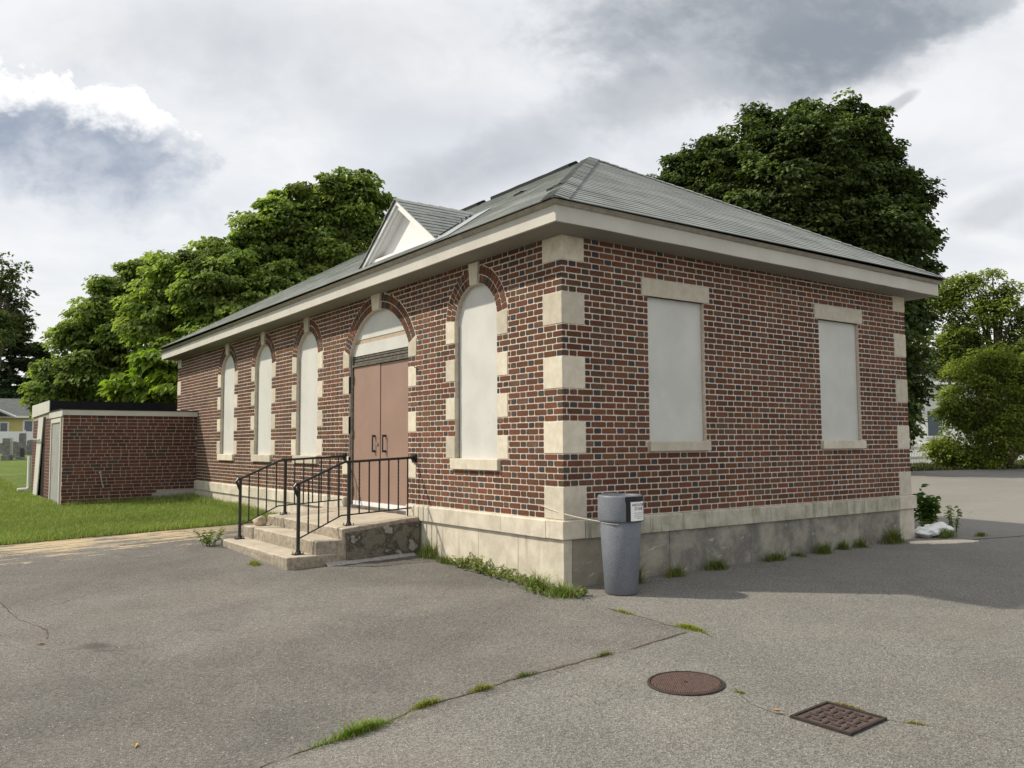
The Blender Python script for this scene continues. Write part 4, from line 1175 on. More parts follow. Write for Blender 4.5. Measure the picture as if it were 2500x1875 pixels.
for a, b in (((-q, -q, 0), (q, -q+0.018, 0.016)), ((-q, q-0.018, 0), (q, q, 0.016)), ((-q, -q+0.018, 0), (-q+0.018, q-0.018, 0.0155)), ((q-0.018, -q+0.018, 0), (q, q-0.018, 0.0155))): mb.box(a, b)
o = mb.build('frame', 'rust_iron_dark'); o.parent = sq
mb = MB(); mb.box((-q+0.021, -q+0.021, 0.0), (q-0.021, q-0.021, 0.008)); o = mb.build('plate', 'rust_iron'); o.parent = sq
st_ = 0.0585
for i in range(-2, 3):
    for j in range(-2, 3):
        hx, hy = (0.026, 0.009) if (i+j) % 2 == 0 else (0.009, 0.026)
        if (i, j) == (0, 0): hx = hy = 0.022
        bm = bevbox((i*st_-hx, j*st_-hy, 0.0075), (i*st_+hx, j*st_+hy, 0.0145), 0.002)
        o = bm_obj('raised_bar', bm, 'rust_iron_dark'); o.parent = sq

# ------------------------------------------------------------------ cracks, tufts and weeds
CR_A = [(-4.0, -2.48), (-3.9, -2.45), (-3.79, -2.42), (-3.64, -2.39), (-3.45, -2.37), (-3.14, -2.28), (-2.91, -2.18), (-2.78, -2.2), (-2.46, -2.18), (-2.2, -2.12), (-1.84, -2.11), (-1.39, -2.08), (-1.23, -2.1), (-0.92, -2.07), (-0.63, -2.03), (-0.40, -2.01)]
CR_B = [(-0.27, -0.80), (-0.3, -1.21), (-0.29, -1.49), (-0.33, -1.74), (-0.27, -2.03), (-0.36, -2.26)]
CR_C = [(-1.20, -3.16), (-1.36, -3.42), (-1.37, -3.70)]
CR_D = [(-0.99, -4.05), (-0.94, -4.17), (-0.88, -4.3), (-0.80, -4.6)]
CR_E = [(-4.68, 3.15), (-4.64, 2.48), (-4.6, 2.1), (-4.46, 1.56), (-4.50, 1.2)]
CR_F = [(7.0, -0.6), (8.2, -0.9), (9.5, -1.6), (11.5, -2.2)]
def crack(pts, w0, w1):
    mb = MB(); fine = []
    for (a, b) in zip(pts[:-1], pts[1:]):
        n = max(2, int(math.hypot(b[0]-a[0], b[1]-a[1])/0.04))
        for k in range(n): fine.append((a[0]+(b[0]-a[0])*k/n, a[1]+(b[1]-a[1])*k/n))
    fine.append(pts[-1]); vs = []
    for i, (x, y) in enumerate(fine):
        a = fine[max(0, i-1)]; b = fine[min(len(fine)-1, i+1)]
        tx, ty = b[0]-a[0], b[1]-a[1]; l = math.hypot(tx, ty)+1e-9
        nx, ny = -ty/l, tx/l
        j = 0.018*mnoise.noise(Vector((x*9, y*9, 0))); w = max(0.0006, w0+(w1-w0)*(0.35+0.9*mnoise.noise(Vector((x*4, y*4, 3)))))
        vs += [(x+nx*(j+w), y+ny*(j+w), gz(x, y)+0.003), (x+nx*(j-w), y+ny*(j-w), gz(x, y)+0.003)]
    mb.add(vs, [(i*2, i*2+1, i*2+3, i*2+2) for i in range(len(fine)-1)])
    o = mb.build('crack', 'crack_dirt'); o.parent = asph
for p, a, b in ((CR_A, 0.002, 0.017), (CR_B, 0.002, 0.014), (CR_C, 0.001, 0.0035), (CR_D, 0.001, 0.003), (CR_E, 0.0015, 0.007), (CR_F, 0.004, 0.03)): crack(p, a, b)

def blades(pts, h, w, lean, cols, rng=RNG):
    """grass blades: bent two-segment strips"""
    n = len(pts); h = np.broadcast_to(h, n)*rng.uniform(0.6, 1.25, n); az = rng.uniform(0, 2*np.pi, n)
    ln = lean*rng.uniform(0.2, 1.3, n)*h
    d = np.stack([np.cos(az), np.sin(az), np.zeros(n)], 1); s = np.stack([-np.sin(az), np.cos(az), np.zeros(n)], 1)
    ww = (w*rng.uniform(0.7, 1.3, n))[:, None]
    up = np.array([0, 0, 1.0])
    m = pts+d*(ln*0.35)[:, None]+up*(h*0.6)[:, None]; t = pts+d*ln[:, None]+up*(h*0.95)[:, None]
    V = np.stack([pts-s*ww, pts+s*ww, m-s*ww*0.7, m+s*ww*0.7, t], 1).reshape(-1, 3)
    k = np.arange(n)*5
    idx = np.stack([k, k+1, k+3, k, k+3, k+2, k+2, k+3, k+4], 1).reshape(-1)
    return V, idx, np.repeat(cols, 5, 0)

def grass_cols(n, a, b, rng=RNG, dry=0.08, dc=(0.28, 0.22, 0.08)):
    t = rng.uniform(0, 1, n)[:, None]; c = np.array(a)*(1-t)+np.array(b)*t
    k = rng.uniform(0, 1, n) < dry; c[k] = np.array(dc)*rng.uniform(0.7, 1.2, (k.sum(), 1))
    return c
def tuft(name, centre, rx, ry, n, h, label, rot=0.0, w=0.003, lean=0.6, a=(0.09, 0.14, 0.03), b=(0.19, 0.235, 0.07), dry=0.14, group=None, cat='grass', stuff=False):
    ks = max(3, int(5*max(rx, ry)/min(rx, ry))); which = RNG.integers(0, ks, n)
    kr = RNG.uniform(0, 0.62, ks); ka = RNG.uniform(0, 2*np.pi, ks); kw = RNG.uniform(0.32, 0.5, ks); kh = RNG.uniform(0.3, 1.7, ks)
    th = RNG.uniform(0, 2*np.pi, n); rr_ = np.abs(RNG.normal(0, 1, n))*kw[which]
    ux = kr[which]*np.cos(ka[which])+rr_*np.cos(th); uy = kr[which]*np.sin(ka[which])+rr_*np.sin(th)
    r = np.clip(rr_*1.2, 0, 1); lx, ly = ux*rx, uy*ry
    x = lx*math.cos(rot)-ly*math.sin(rot); y = lx*math.sin(rot)+ly*math.cos(rot)
    z = gz(centre[0]+x, centre[1]+y)-gz(*centre)
    hh = h*(1.1-0.6*r)*kh[which]
    V, idx, c = blades(np.stack([x, y, z+0.0], 1), hh, w, lean, grass_cols(n, a, b, dry=dry))
    o = link(name, fast_mesh(name, V, 3, idx, c), 'grass', label=label, cat=cat, group=group); o.location = (centre[0], centre[1], float(gz(*centre)))
    return o
def crack_rot(i, P_): return math.atan2(P_[i+1][1]-P_[i][1], P_[i+1][0]-P_[i][0])
G1 = 'grass tufts growing in the pavement cracks'
tuft('grass_tuft', (-3.41, -2.355), 0.30, 0.045, 1500, 0.042, 'longest bright green grass tuft in the long pavement crack', 0.2, 0.0022, 1.1, group=G1, a=(0.10, 0.20, 0.02), b=(0.24, 0.32, 0.05))
tuft('grass_tuft', (-2.86, -2.195), 0.13, 0.035, 520, 0.032, 'yellow-green grass patch beside the longest tuft in the pavement crack', 0.2, 0.002, 1.0, group=G1, a=(0.16, 0.22, 0.02), b=(0.26, 0.28, 0.05), dry=0.2)
tuft('grass_tuft', (-2.46, -2.165), 0.11, 0.03, 420, 0.034, 'small mixed green and brown grass tuft midway along the pavement crack', 0.05, 0.002, 1.0, group=G1, a=(0.14, 0.2, 0.02), b=(0.26, 0.28, 0.05), dry=0.25)
tuft('grass_tuft', (-2.08, -2.115), 0.15, 0.018, 260, 0.025, 'thin sparse grass line in the pavement crack above the round cover', 0.05, 0.002, 1.0, group=G1, dry=0.15)
tuft('grass_tuft', (-1.33, -2.085), 0.10, 0.02, 240, 0.028, 'faint grass tuft where the pavement crack turns orange', 0.05, 0.002, 1.0, group=G1, dry=0.3)
tuft('grass_tuft', (-0.29, -1.95), 0.05, 0.18, 760, 0.03, 'mossy yellow-green patch at the end of the short pavement crack', 0.0, 0.0022, 1.0, group=G1, a=(0.20, 0.27, 0.02), b=(0.30, 0.34, 0.05))
tuft('grass_tuft', (-0.29, -1.20), 0.03, 0.16, 300, 0.022, 'thin mossy strip in the pavement crack in front of the grey bin', 0.0, 0.002, 1.0, group=G1, a=(0.20, 0.25, 0.02), b=(0.28, 0.30, 0.05), dry=0.3)
tuft('grass_tuft', (-1.245, -3.24), 0.018, 0.06, 120, 0.018, 'tiny moss tuft at the rim of the round cover', 0.2, 0.002, 1.0, group=G1, a=(0.16, 0.2, 0.02), b=(0.24, 0.26, 0.05), dry=0.2)
tuft('grass_tuft', (-0.955, -3.80), 0.012, 0.17, 200, 0.014, 'thin yellow moss line along the edge of the square cover', 0.1, 0.002, 1.0, group=G1, a=(0.2, 0.2, 0.02), b=(0.3, 0.26, 0.05), dry=0.5)
tuft('grass_tuft', (-0.92, -4.2), 0.012, 0.08, 100, 0.014, 'faint moss line leading away from the square cover', 0.4, 0.002, 1.0, group=G1, a=(0.2, 0.2, 0.02), b=(0.3, 0.26, 0.05), dry=0.4)
G2 = 'weeds along the foot of the building'
tuft('weed_tuft', (-0.13, 2.55), 0.10, 0.22, 480, 0.16, 'tall wispy grass at the inner corner of landing and wall', 0.0, 0.003, 0.5, group=G2)
tuft('weed_tuft', (-0.16, 2.05), 0.07, 0.22, 380, 0.07, 'low fresh grass strip below the landing wall', 0.0, 0.003, 0.8, group=G2)
tuft('weed_tuft', (-0.24, 0.12), 0.12, 0.22, 420, 0.11, 'bushy crabgrass clump on the sunny side of the building corner', 0.0, 0.004, 1.2, group=G2, b=(0.22, 0.30, 0.07))
tuft('weed_tuft', (-0.24, -0.24), 0.19, 0.22, 460, 0.10, 'sprawling crabgrass clump at the very corner of the building', 0.3, 0.004, 1.6, group=G2, b=(0.22, 0.30, 0.07))
for (x, y, rx, n, h, lb) in ((0.72, -0.22, 0.16, 420, 0.19, 'dark grass clump behind the grey bin'), (1.44, -0.18, 0.18, 300, 0.10, 'low flat grass clump, first along the end wall from the bin'),
        (2.14, -0.15, 0.20, 360, 0.11, 'green grass clump below the first square window'), (3.2, -0.14, 0.22, 380, 0.11, 'broad grass clump midway along the end wall'),
        (3.72, -0.12, 0.10, 130, 0.08, 'small grass clump right of the broad one on the end wall'), (4.2, -0.13, 0.16, 300, 0.12, 'grass clump below the second square window'),
        (4.72, -0.10, 0.10, 260, 0.09, 'thin grass sprig right of the second square window clump'), (5.1, -0.11, 0.16, 260, 0.10, 'low grass clump near the far end of the end wall'),
        (5.85, -0.14, 0.26, 620, 0.20, 'tall grass clump against the far corner stone of the end wall')):
    tuft('weed_tuft', (x, y), rx, 0.10, n, h, lb, 0.0, 0.0035, 1.2, group=G2)
tuft('weed_tuft', (-1.99, 3.55), 0.09, 0.16, 420, 0.035, 'yellow-green moss and grass at the foot of the lowest step', 0.0, 0.003, 0.9, group=G2, a=(0.17, 0.22, 0.02), b=(0.26, 0.30, 0.05))

def leafy(name, centre, stems, h, spread, leaf, label, cols, group=None, per=14, cat='plant', droop=0.2, seed=1):
    """small broad-leaved plant: stems with leaves, one thing with two parts"""
    rng = np.random.default_rng(seed); x0_, y0_ = centre; zg = float(gz(x0_, y0_))
    t = thing(name, label, cat, (x0_, y0_, zg), group)
    mb = MB(); LP = []; LD = []
    for s_ in range(stems):
        a = rng.uniform(0, 2*np.pi); sp = spread*rng.uniform(0.2, 1.0); hh = h*rng.uniform(0.55, 1.05)
        b0 = np.array([math.cos(a), math.sin(a), 0])*sp*0.35; b1 = np.array([math.cos(a)*sp, math.sin(a)*sp, hh])
        pts = [b0, b0*0.6+b1*0.4+np.array([0, 0, hh*0.12]), b1]
        mb.tube(pts, [0.006*h/0.5+0.001, 0.004*h/0.5+0.001, 0.001], 5)
        for k in range(per):
            f = 0.2+0.8*(k+rng.uniform())/per
            p = pts[0]*(1-f)**2+2*f*(1-f)*pts[1]+f*f*pts[2]
            aa = rng.uniform(0, 2*np.pi); LP.append(p); LD.append([math.cos(aa), math.sin(aa), rng.uniform(-0.3, 0.5)-droop])
    o = mb.build('stem', 'leaf'); o.data.attributes.new('Col', 'FLOAT_COLOR', 'POINT'); 
    arr = np.tile(np.array([0.10, 0.13, 0.04, 1], np.float32), (len(mb.v), 1)); o.data.attributes['Col'].data.foreach_set('color', arr.ravel()); o.parent = t
    LP = np.array(LP); LD = np.array(LD); n = len(LP)
    V, idx, c = leaf_quads(LP, LD, np.tile([0, 0, 1.0], (n, 1))+rng.normal(0, 0.35, (n, 3)), leaf*rng.uniform(0.6, 1.2, n), 0.55, lerp_cols(n, cols, rng), root=True)
    o = link('leaves', fast_mesh('leaves', V, 4, idx, c), 'leaf'); o.parent = t
    return t

def lerp_cols(n, cols, rng):
    t = rng.uniform(0, 1, n)[:, None]; return (np.array(cols[0])*(1-t)+np.array(cols[1])*t)*rng.uniform(0.85, 1.15, (n, 1))

def leaf_quads(p, tip, nrm, size, asp, cols, root=False, fold=0.16):
    tip = tip/np.linalg.norm(tip, axis=1, keepdims=True)
    b = np.cross(tip, nrm); b /= np.linalg.norm(b, axis=1, keepdims=True)+1e-9
    n = np.cross(b, tip)
    s = size[:, None]
    base = p if root else p-tip*s*0.5
    end = base+tip*s-n*s*0.10
    m1 = base+tip*s*0.22; m2 = base+tip*s*0.62
    r1 = m1+b*s*asp*0.5+n*s*fold; l1 = m1-b*s*asp*0.5+n*s*fold
    r2 = m2+b*s*asp*0.36+n*s*fold*0.7; l2 = m2-b*s*asp*0.36+n*s*fold*0.7
    V = np.stack([base, r1, r2, end, l2, l1], 1).reshape(-1, 3)
    k = np.arange(len(p))*6
    idx = np.stack([k, k+1, k+2, k+3, k, k+3, k+4, k+5], 1).reshape(-1)
    return V, idx, np.repeat(cols, 6, 0)

WEED = ((0.10, 0.16, 0.04), (0.20, 0.26, 0.09))
for i, (x, y, lb) in enumerate(((-0.17, 1.62, 'pale leafy weed nearest the landing along the sunny plinth'), (-0.20, 1.28, 'broad pale-leaved weed in the middle of the sunny plinth'), (-0.19, 0.88, 'smaller pale weed towards the corner of the sunny plinth'))):
    leafy('weed_plant', (x, y), 16, 0.17 if i < 2 else 0.13, 0.22, 0.036, lb, ((0.16, 0.20, 0.07), (0.28, 0.31, 0.14)), G2, 16, seed=20+i)
for i, (x, y, h_, lb) in enumerate(((-0.13, 1.80, 0.10, 'low pale weed just right of the grass strip by the landing'), (-0.16, 1.45, 0.13, 'pale weed filling the gap between two broad ones on the sunny plinth'), (-0.16, 1.06, 0.11, 'low pale weed near the middle of the sunny plinth'),
        (-0.15, 0.66, 0.09, 'sparse weed where the plinth fringe thins out'), (-0.17, 0.42, 0.10, 'leafy weed next to the crabgrass on the sunny plinth'), (-0.30, 0.02, 0.08, 'flat broad-leaved weed spilling from the crabgrass onto the asphalt'), (-0.12, -0.42, 0.09, 'leafy weed tucked between the corner stone and the grey bin'))):
    leafy('weed_plant', (x, y), 13, h_, 0.20, 0.032, lb, ((0.12, 0.17, 0.05), (0.25, 0.29, 0.11)), G2, 15, seed=50+i)
leafy('weed_plant', (-1.97, 5.52), 9, 0.24, 0.26, 0.055, 'feathery weed beside the lawn end of the lowest step', WEED, G2, 18, seed=31)
leafy('weed_plant', (W+1.34, 0.52), 13, 0.66, 0.22, 0.13, 'dark broad-leaved bush at the far corner of the building', ((0.045, 0.10, 0.025), (0.11, 0.19, 0.045)), None, 26, seed=32)
leafy('weed_plant', (W+1.15, -0.02), 6, 0.42, 0.16, 0.06, 'spindly flowering weed beside the white sacks', ((0.13, 0.19, 0.05), (0.22, 0.28, 0.09)), None, 18, seed=33)
leafy('weed_plant', (W+0.72, 0.22), 5, 0.30, 0.14, 0.05, 'small dark weed behind the white sacks', ((0.08, 0.13, 0.04), (0.15, 0.2, 0.06)), None, 14, seed=34)
tuft('weed_tuft', (W+0.45, -0.25), 0.30, 0.10, 420, 0.09, 'grass growing in front of the white sacks', 0.1, 0.004, 1.0, group=G2, dry=0.15)
tuft('weed_tuft', (W+0.98, -0.48), 0.18, 0.08, 220, 0.06, 'grass patch at the end of the pale torn sheet', 0.0, 0.004, 1.0, group=G2, dry=0.15)
o = blobmesh('white_sack', (0.20, 0.15, 0.075), 5.0, 'bag_white', 0.35, 4, label='smaller crumpled white plastic sack against the building corner', cat='sack', group='white sacks'); o.location = (W+0.26, -0.06, float(gz(W+0.26, -0.06))+0.075)
o = blobmesh('white_sack', (0.27, 0.19, 0.095), 11.0, 'bag_white', 0.35, 4, label='larger crumpled white plastic sack with weeds around it', cat='sack', group='white sacks'); o.location = (W+0.66, -0.02, float(gz(W+0.66, 0))+0.08)
mb = MB(); pts = []
for k in range(40):
    a = 2*math.pi*k/40; rr = 1+0.28*mnoise.noise(Vector((math.cos(a)*2.4, math.sin(a)*2.4, 4)))
    pts.append((W-0.11+0.47*rr*math.cos(a), -0.52+0.16*rr*math.sin(a)-0.20*rr*math.cos(a)*1.0))
n = len(pts); vs = [(x, y, gz(x, y)+0.014+0.006*mnoise.noise(Vector((x*6, y*6, 0)))) for x, y in pts]+[(x, y, gz(x, y)+0.001) for x, y in pts]
mb.add(vs, [tuple(range(n))]+[(k, n+k, n+(k+1) % n, (k+1) % n) for k in range(n)])
mb.build('torn_sheet', 'sheet_wood', label='torn pale sheet lying flat on the asphalt by the far corner', cat='debris')
for i, (x, y, lb) in enumerate(((-4.566, 1.02, 'curled brown leaf on the asphalt near the dark stain'), (-4.44, -1.77, 'yellowed leaf on open asphalt away from the cracks'), (-1.37, -3.62, 'pale dry leaf on the corner of the square cover'))):
    mb = MB(); s_ = 0.035; a = i*1.3; z = float(gz(x, y))
    q = [(-1, 0, 0.006), (0, 0.45, 0.016), (1, 0, 0.008), (0, -0.45, 0.018), (0, 0, 0.004)]
    mb.add([(x+s_*(u*math.cos(a)-v*math.sin(a)), y+s_*(u*math.sin(a)+v*math.cos(a)), z+w_+(0.012 if i == 2 else 0)) for u, v, w_ in q], [(0, 4, 1), (1, 4, 2), (2, 4, 3), (3, 4, 0)])
    mb.build('fallen_leaf', 'dry_leaf', label=lb, cat='leaf', group='fallen leaves')

# ------------------------------------------------------------------ lawn blades
def lawn_blades():
    N1, N2, N3 = 52000, 46000, 30000
    def pts(n, xa, xb, ya, yb): return np.stack([RNG.uniform(xa, xb, n), RNG.uniform(ya, yb, n)], 1)
    p = np.concatenate([pts(N1, -7.2, -0.06, LAWN_Y-0.09+0.0, 10.5), pts(N2, -7.5, -0.06, 10.0, 15.0), pts(N3, -8, -2.9, 14.5, 27)])
    k = ~((p[:, 0] > -2.74) & (p[:, 1] > 13.37) & (p[:, 1] < 18.4)); p = p[k]
    h = np.full(len(p), 0.075)
    pn = np.array([mnoise.noise(Vector((x*0.8, y*0.8, 0))) for x, y in p]); h = h*(1+0.35*pn)
    near = (p[:, 0] > -0.45) | ((p[:, 1] > 13.0) & (p[:, 0] > -2.7)); h[near] *= 1.8
    P3 = np.concatenate([p, (gz(p[:, 0], p[:, 1])+LAWN_DZ-0.005)[:, None]], 1)
    c = grass_cols(len(p), (0.145, 0.215, 0.045), (0.29, 0.36, 0.10), dry=0.08)*(1+0.25*pn)[:, None]
    V, idx, cc = blades(P3, h, 0.0045, 0.55, c)
    w_ = np.where(P3[:, 1] > 14.5, 1.6, 1.0)
    link('lawn_grass', fast_mesh('lawn_grass', V, 3, idx, cc), 'grass', kind='stuff', label='mown green grass of the lawn beside the shed', cat='grass')
lawn_blades()

# ------------------------------------------------------------------ brick shed at the far end of the long wall
YS, XS = 13.355, -2.762
YM, YE = 15.30, 18.40
ZT1, ZT2 = ZB+1.58, ZB+1.85
shed = thing('brick_shed', 'low flat-roofed brick shed with boarded door built against the long wall', 'shed', (XS/2, YS, float(gz(-1.4, YS))))
SO = Vector(shed.location)
def HP(o, par=None):
    o.parent = par or shed
    o.matrix_parent_inverse = Matrix.Translation(-SO) if par is None else Matrix.Identity(4)
    return o
mb = MB(); mb.box((XS, YS, 0.0), (-0.002, YM+0.3, ZB+1.46)); mb.box((XS+0.002, YM+0.3, 0.0), (1.2, YE, ZB+1.60))
plain('mortar_shed', (0.37, 0.31, 0.26), 0.95, 0.1, 0.2, 30)
sw = HP(mb.build('wall', 'mortar_shed'))
SC = 0.0745
sb = []
PtS = lambda u, d, z: (XS+u, YS+d, z)
PtW = lambda u, d, z: (XS+d, YS+u, z)
def shed_col():
    r = random.random(); j = random.uniform(0.8, 1.2)
    c = (0.108, 0.045, 0.033) if r < 0.80 else ((0.086, 0.041, 0.032) if r < 0.97 else (0.055, 0.048, 0.046))
    return tuple(k*j for k in c)
nco = int((ZB+1.455-0.13)/SC)
for i in range(nco):
    z0 = ZB+1.455-(i+1)*SC+0.006; z1 = z0+SC-0.012
    u = 0.0 if i % 2 == 0 else -0.10
    while u < 2.755:
        w_ = random.choice((0.206, 0.206, 0.206, 0.15, 0.10))
        a, b = max(0.0, u), min(u+w_, 2.755)
        if not (z0 < ZB-0.24 and b > 1.93) and b-a > 0.03: sb.append((0.0+abs(a-1.3)*0.0+random.random()*0.0+ (0 if b > 0 else 1), [(a if a > 0 else -0.004, z0), (b, z0), (b, z1), (a if a > 0 else -0.004, z1)], 'S', shed_col()))
        u += w_+0.0115
    for (ua, ub) in ((1.70, 2.72), (4.04, YE-YS)):
        u = ua-(0.0 if i % 2 == 0 else 0.1)
        while u < ub:
            a, b = max(ua, u), min(u+0.206, ub)
            if b-a > 0.03: sb.append((5.0, [(b, z0), (a, z0), (a, z1), (b, z1)][::-1], 'W', shed_col()))
            u += 0.2175
random.shuffle(sb)
place_bricks(sb, {'S': sw, 'W': sw}, {'S': PtS, 'W': PtW}, 300, 0.005)
mb = MB(); mb.box((-0.83, YS-0.012, 0.0), (-0.023, YS+0.02, ZB-0.225)); HP(mb.build('footing', 'cement'))
mb = MB(); mb.box((XS-0.03, YS-0.035, ZB+1.455), (-0.004, YS+0.0, ZT1-0.012)); HP(mb.build('fascia', 'shed_paint'))
mb = MB(); mb.box((XS-0.03, YS+0.002, ZB+1.43), (XS+0.002, YM, ZT1-0.012)); HP(mb.build('fascia', 'shed_paint'))
mb = MB(); mb.box((XS-0.045, YS-0.05, ZT1-0.010), (-0.004, YM, ZT1+0.012)); HP(mb.build('roof', 'tar_black'))
mb = MB(); mb.box((XS-0.02, YM+0.002, ZT1+0.014), (1.2, YM+0.12, ZT2)); HP(mb.build('parapet', 'tar_black'))
mb = MB(); mb.box((XS-0.02, YM+0.122, ZB+1.60), (1.2, YE+0.03, ZT2-0.004)); HP(mb.build('roof', 'tar_black'))
mb = MB(); mb.add([(XS-0.035, YM, ZB+1.585), (XS-0.035, YE+0.05, ZB+1.54), (XS-0.035, YE+0.05, ZT2+0.002), (XS-0.035, YM, ZT2+0.002), (XS-0.021, YM, ZB+1.585), (XS-0.021, YE+0.05, ZB+1.54), (XS-0.021, YE+0.05, ZT2+0.002), (XS-0.021, YM, ZT2+0.002)], [(0, 3, 2, 1), (4, 5, 6, 7), (0, 1, 5, 4), (3, 7, 6, 2), (0, 4, 7, 3), (1, 2, 6, 5)])
HP(mb.build('fascia', 'shed_paint'))
# door on the west side: frame, recessed leaf
yd0, yd1 = YS+0.16, YS+1.64
zd0 = float(gz(XS, YS+0.8))-0.02
mb = MB(); mb.box((XS-0.03, yd0, zd0), (XS+0.05, yd0+0.10, ZB+1.40)); mb.box((XS-0.03, yd1-0.10, zd0), (XS+0.05, yd1, ZB+1.40)); mb.box((XS-0.03, yd0+0.102, ZB+1.31), (XS+0.05, yd1-0.102, ZB+1.40))
dfm = HP(mb.build('door_frame', 'shed_paint'))
mb = MB(); mb.box((XS-0.008, yd0+0.104, zd0), (XS-0.004, yd1-0.104, ZB+1.308)); dl = HP(mb.build('door_leaf', 'steel'))
dl.data.materials.clear(); dl.data.materials.append(plain('shed_door', (0.30, 0.30, 0.285), 0.7, 0.2, 0.12, 4))
mb = MB(); mb.box((XS-0.012, yd1-0.35, ZB+0.18), (XS-0.008, yd1-0.27, ZB+0.34)); HP(mb.build('latch_plate', 'steel'), dl)
# leaning boards over the second opening
mb = MB(); mb.box((XS-0.004, YS+2.74, zd0), (XS-0.002, YS+4.02, ZB+1.50)); HP(mb.build('opening', 'hole_shade'))  # dark sheet over the solid wall stands in for the shade inside
mb = MB(); mb.add([(XS-0.08, YS+3.36, zd0), (XS-0.08, YS+4.06, zd0), (XS-0.03, YS+3.82, ZB+1.50), (XS-0.03, YS+2.95, ZB+1.50), (XS-0.055, YS+3.36, zd0), (XS-0.055, YS+4.06, zd0), (XS-0.008, YS+3.82, ZB+1.50), (XS-0.008, YS+2.95, ZB+1.50)], [(0, 3, 2, 1), (4, 5, 6, 7), (0, 1, 5, 4), (2, 3, 7, 6), (1, 2, 6, 5), (0, 4, 7, 3)])
HP(mb.build('warped_board', 'shed_paint', label='warped grey board leaning over an opening'))
mb = MB(); mb.tube([(XS-0.10, YS+2.9, ZB+0.95), (XS-0.10, YS+4.2, ZB+0.97)], 0.02, 6); HP(mb.build('bar', 'steel'))
mb = MB(); mb.tube([(XS-0.06, YE+0.04, ZB+0.55), (XS-0.06, YE+0.04, float(gz(XS, YE))+0.10), (XS-0.10, YE-0.0, float(gz(XS, YE))+0.06), (XS-0.32, YE, float(gz(XS, YE))+0.05)], 0.045, 8); HP(mb.build('downspout', 'white_pvc'))
mb = MB(); mb.tube([(XS+0.73, YS-0.012, ZB+0.22), (XS+0.80, YS-0.03, ZB-0.10)], 0.012, 6); mb.tube([(XS+0.73, YS+0.01, ZB+0.23), (XS+0.73, YS-0.05, ZB+0.23)], 0.022, 8)
HP(mb.build('pipe_stub', 'steel'))

# ------------------------------------------------------------------ trees
def foliage(lobes, leaf, dens, cols, rng, asp=0.75, droop=0.35, clump=0.75, flat=0.65, per=120, jitter=0.22, shell=(0.5, 1.12)):
    """leaf clumps on ellipsoid lobes -> vertex arrays. lobes: (x,y,z,r)"""
    P_, T_, N_, S_2, Cc = [], [], [], [], []
    for (cx, cy, cz, r) in lobes:
        nc = max(4, int(dens*r*r/(clump*clump)))
        d = rng.normal(size=(nc, 3)); d /= np.linalg.norm(d, axis=1, keepdims=True)
        rad = r*rng.uniform(*shell, nc)[:, None]
        cc = np.array([cx, cy, cz])+d*rad*np.array([1, 1, 0.92])
        rc = clump*rng.uniform(0.55, 1.15, nc)
        tone = rng.normal(1.0, jitter, nc)
        hue = rng.uniform(0, 1, nc)
        for i in range(nc):
            e = rng.normal(size=(per, 3)); e /= np.linalg.norm(e, axis=1, keepdims=True)
            e[:, 2] = np.where(rng.uniform(size=per) < 0.65, np.abs(e[:, 2]), e[:, 2])
            q = cc[i]+e*(rc[i]*rng.uniform(0.45, 1.05, per)**0.7)[:, None]*np.array([1, 1, flat])
            out = e*0.8+d[i]*0.6
            tip = out*np.array([1, 1, 0.35])+np.array([0, 0, -droop])+rng.normal(0, 0.35, (per, 3))
            nr = out*0.55+np.array([0, 0, 0.9])+rng.normal(0, 0.35, (per, 3))
            t = np.clip(hue[i]+rng.normal(0, 0.22, per), 0, 1)[:, None]
            c = (np.array(cols[0])*(1-t)+np.array(cols[1])*t)*np.clip(tone[i]*rng.uniform(0.8, 1.2, per), 0.45, 1.7)[:, None]
            P_.append(q); T_.append(tip); N_.append(nr); S_2.append(leaf*rng.uniform(0.65, 1.25, per)); Cc.append(c)
    P_ = np.concatenate(P_); T_ = np.concatenate(T_); N_ = np.concatenate(N_); S_2 = np.concatenate(S_2); Cc = np.concatenate(Cc)
    return leaf_quads(P_, T_, N_, S_2, asp, Cc)

def lobes_px(lst, D, rng, depth=0.5, zmin=0.0, dx=0, dy=0, split=0):
    out = []
    if split:
        lst = [(px+rng.normal(0, 0.62)*r, py+rng.normal(0, 0.55)*r, r*rng.uniform(0.35, 0.62)) for (px, py, r) in lst for _ in range(split)]
    for (px, py, r) in lst:
        px += dx; py += dy
        dd = D+rng.uniform(-depth, depth)*r*D/FPX
        p = at(px, py, dd); out.append((p[0], p[1], max(p[2], zmin), 0.88*r*dd/FPX))
    return out

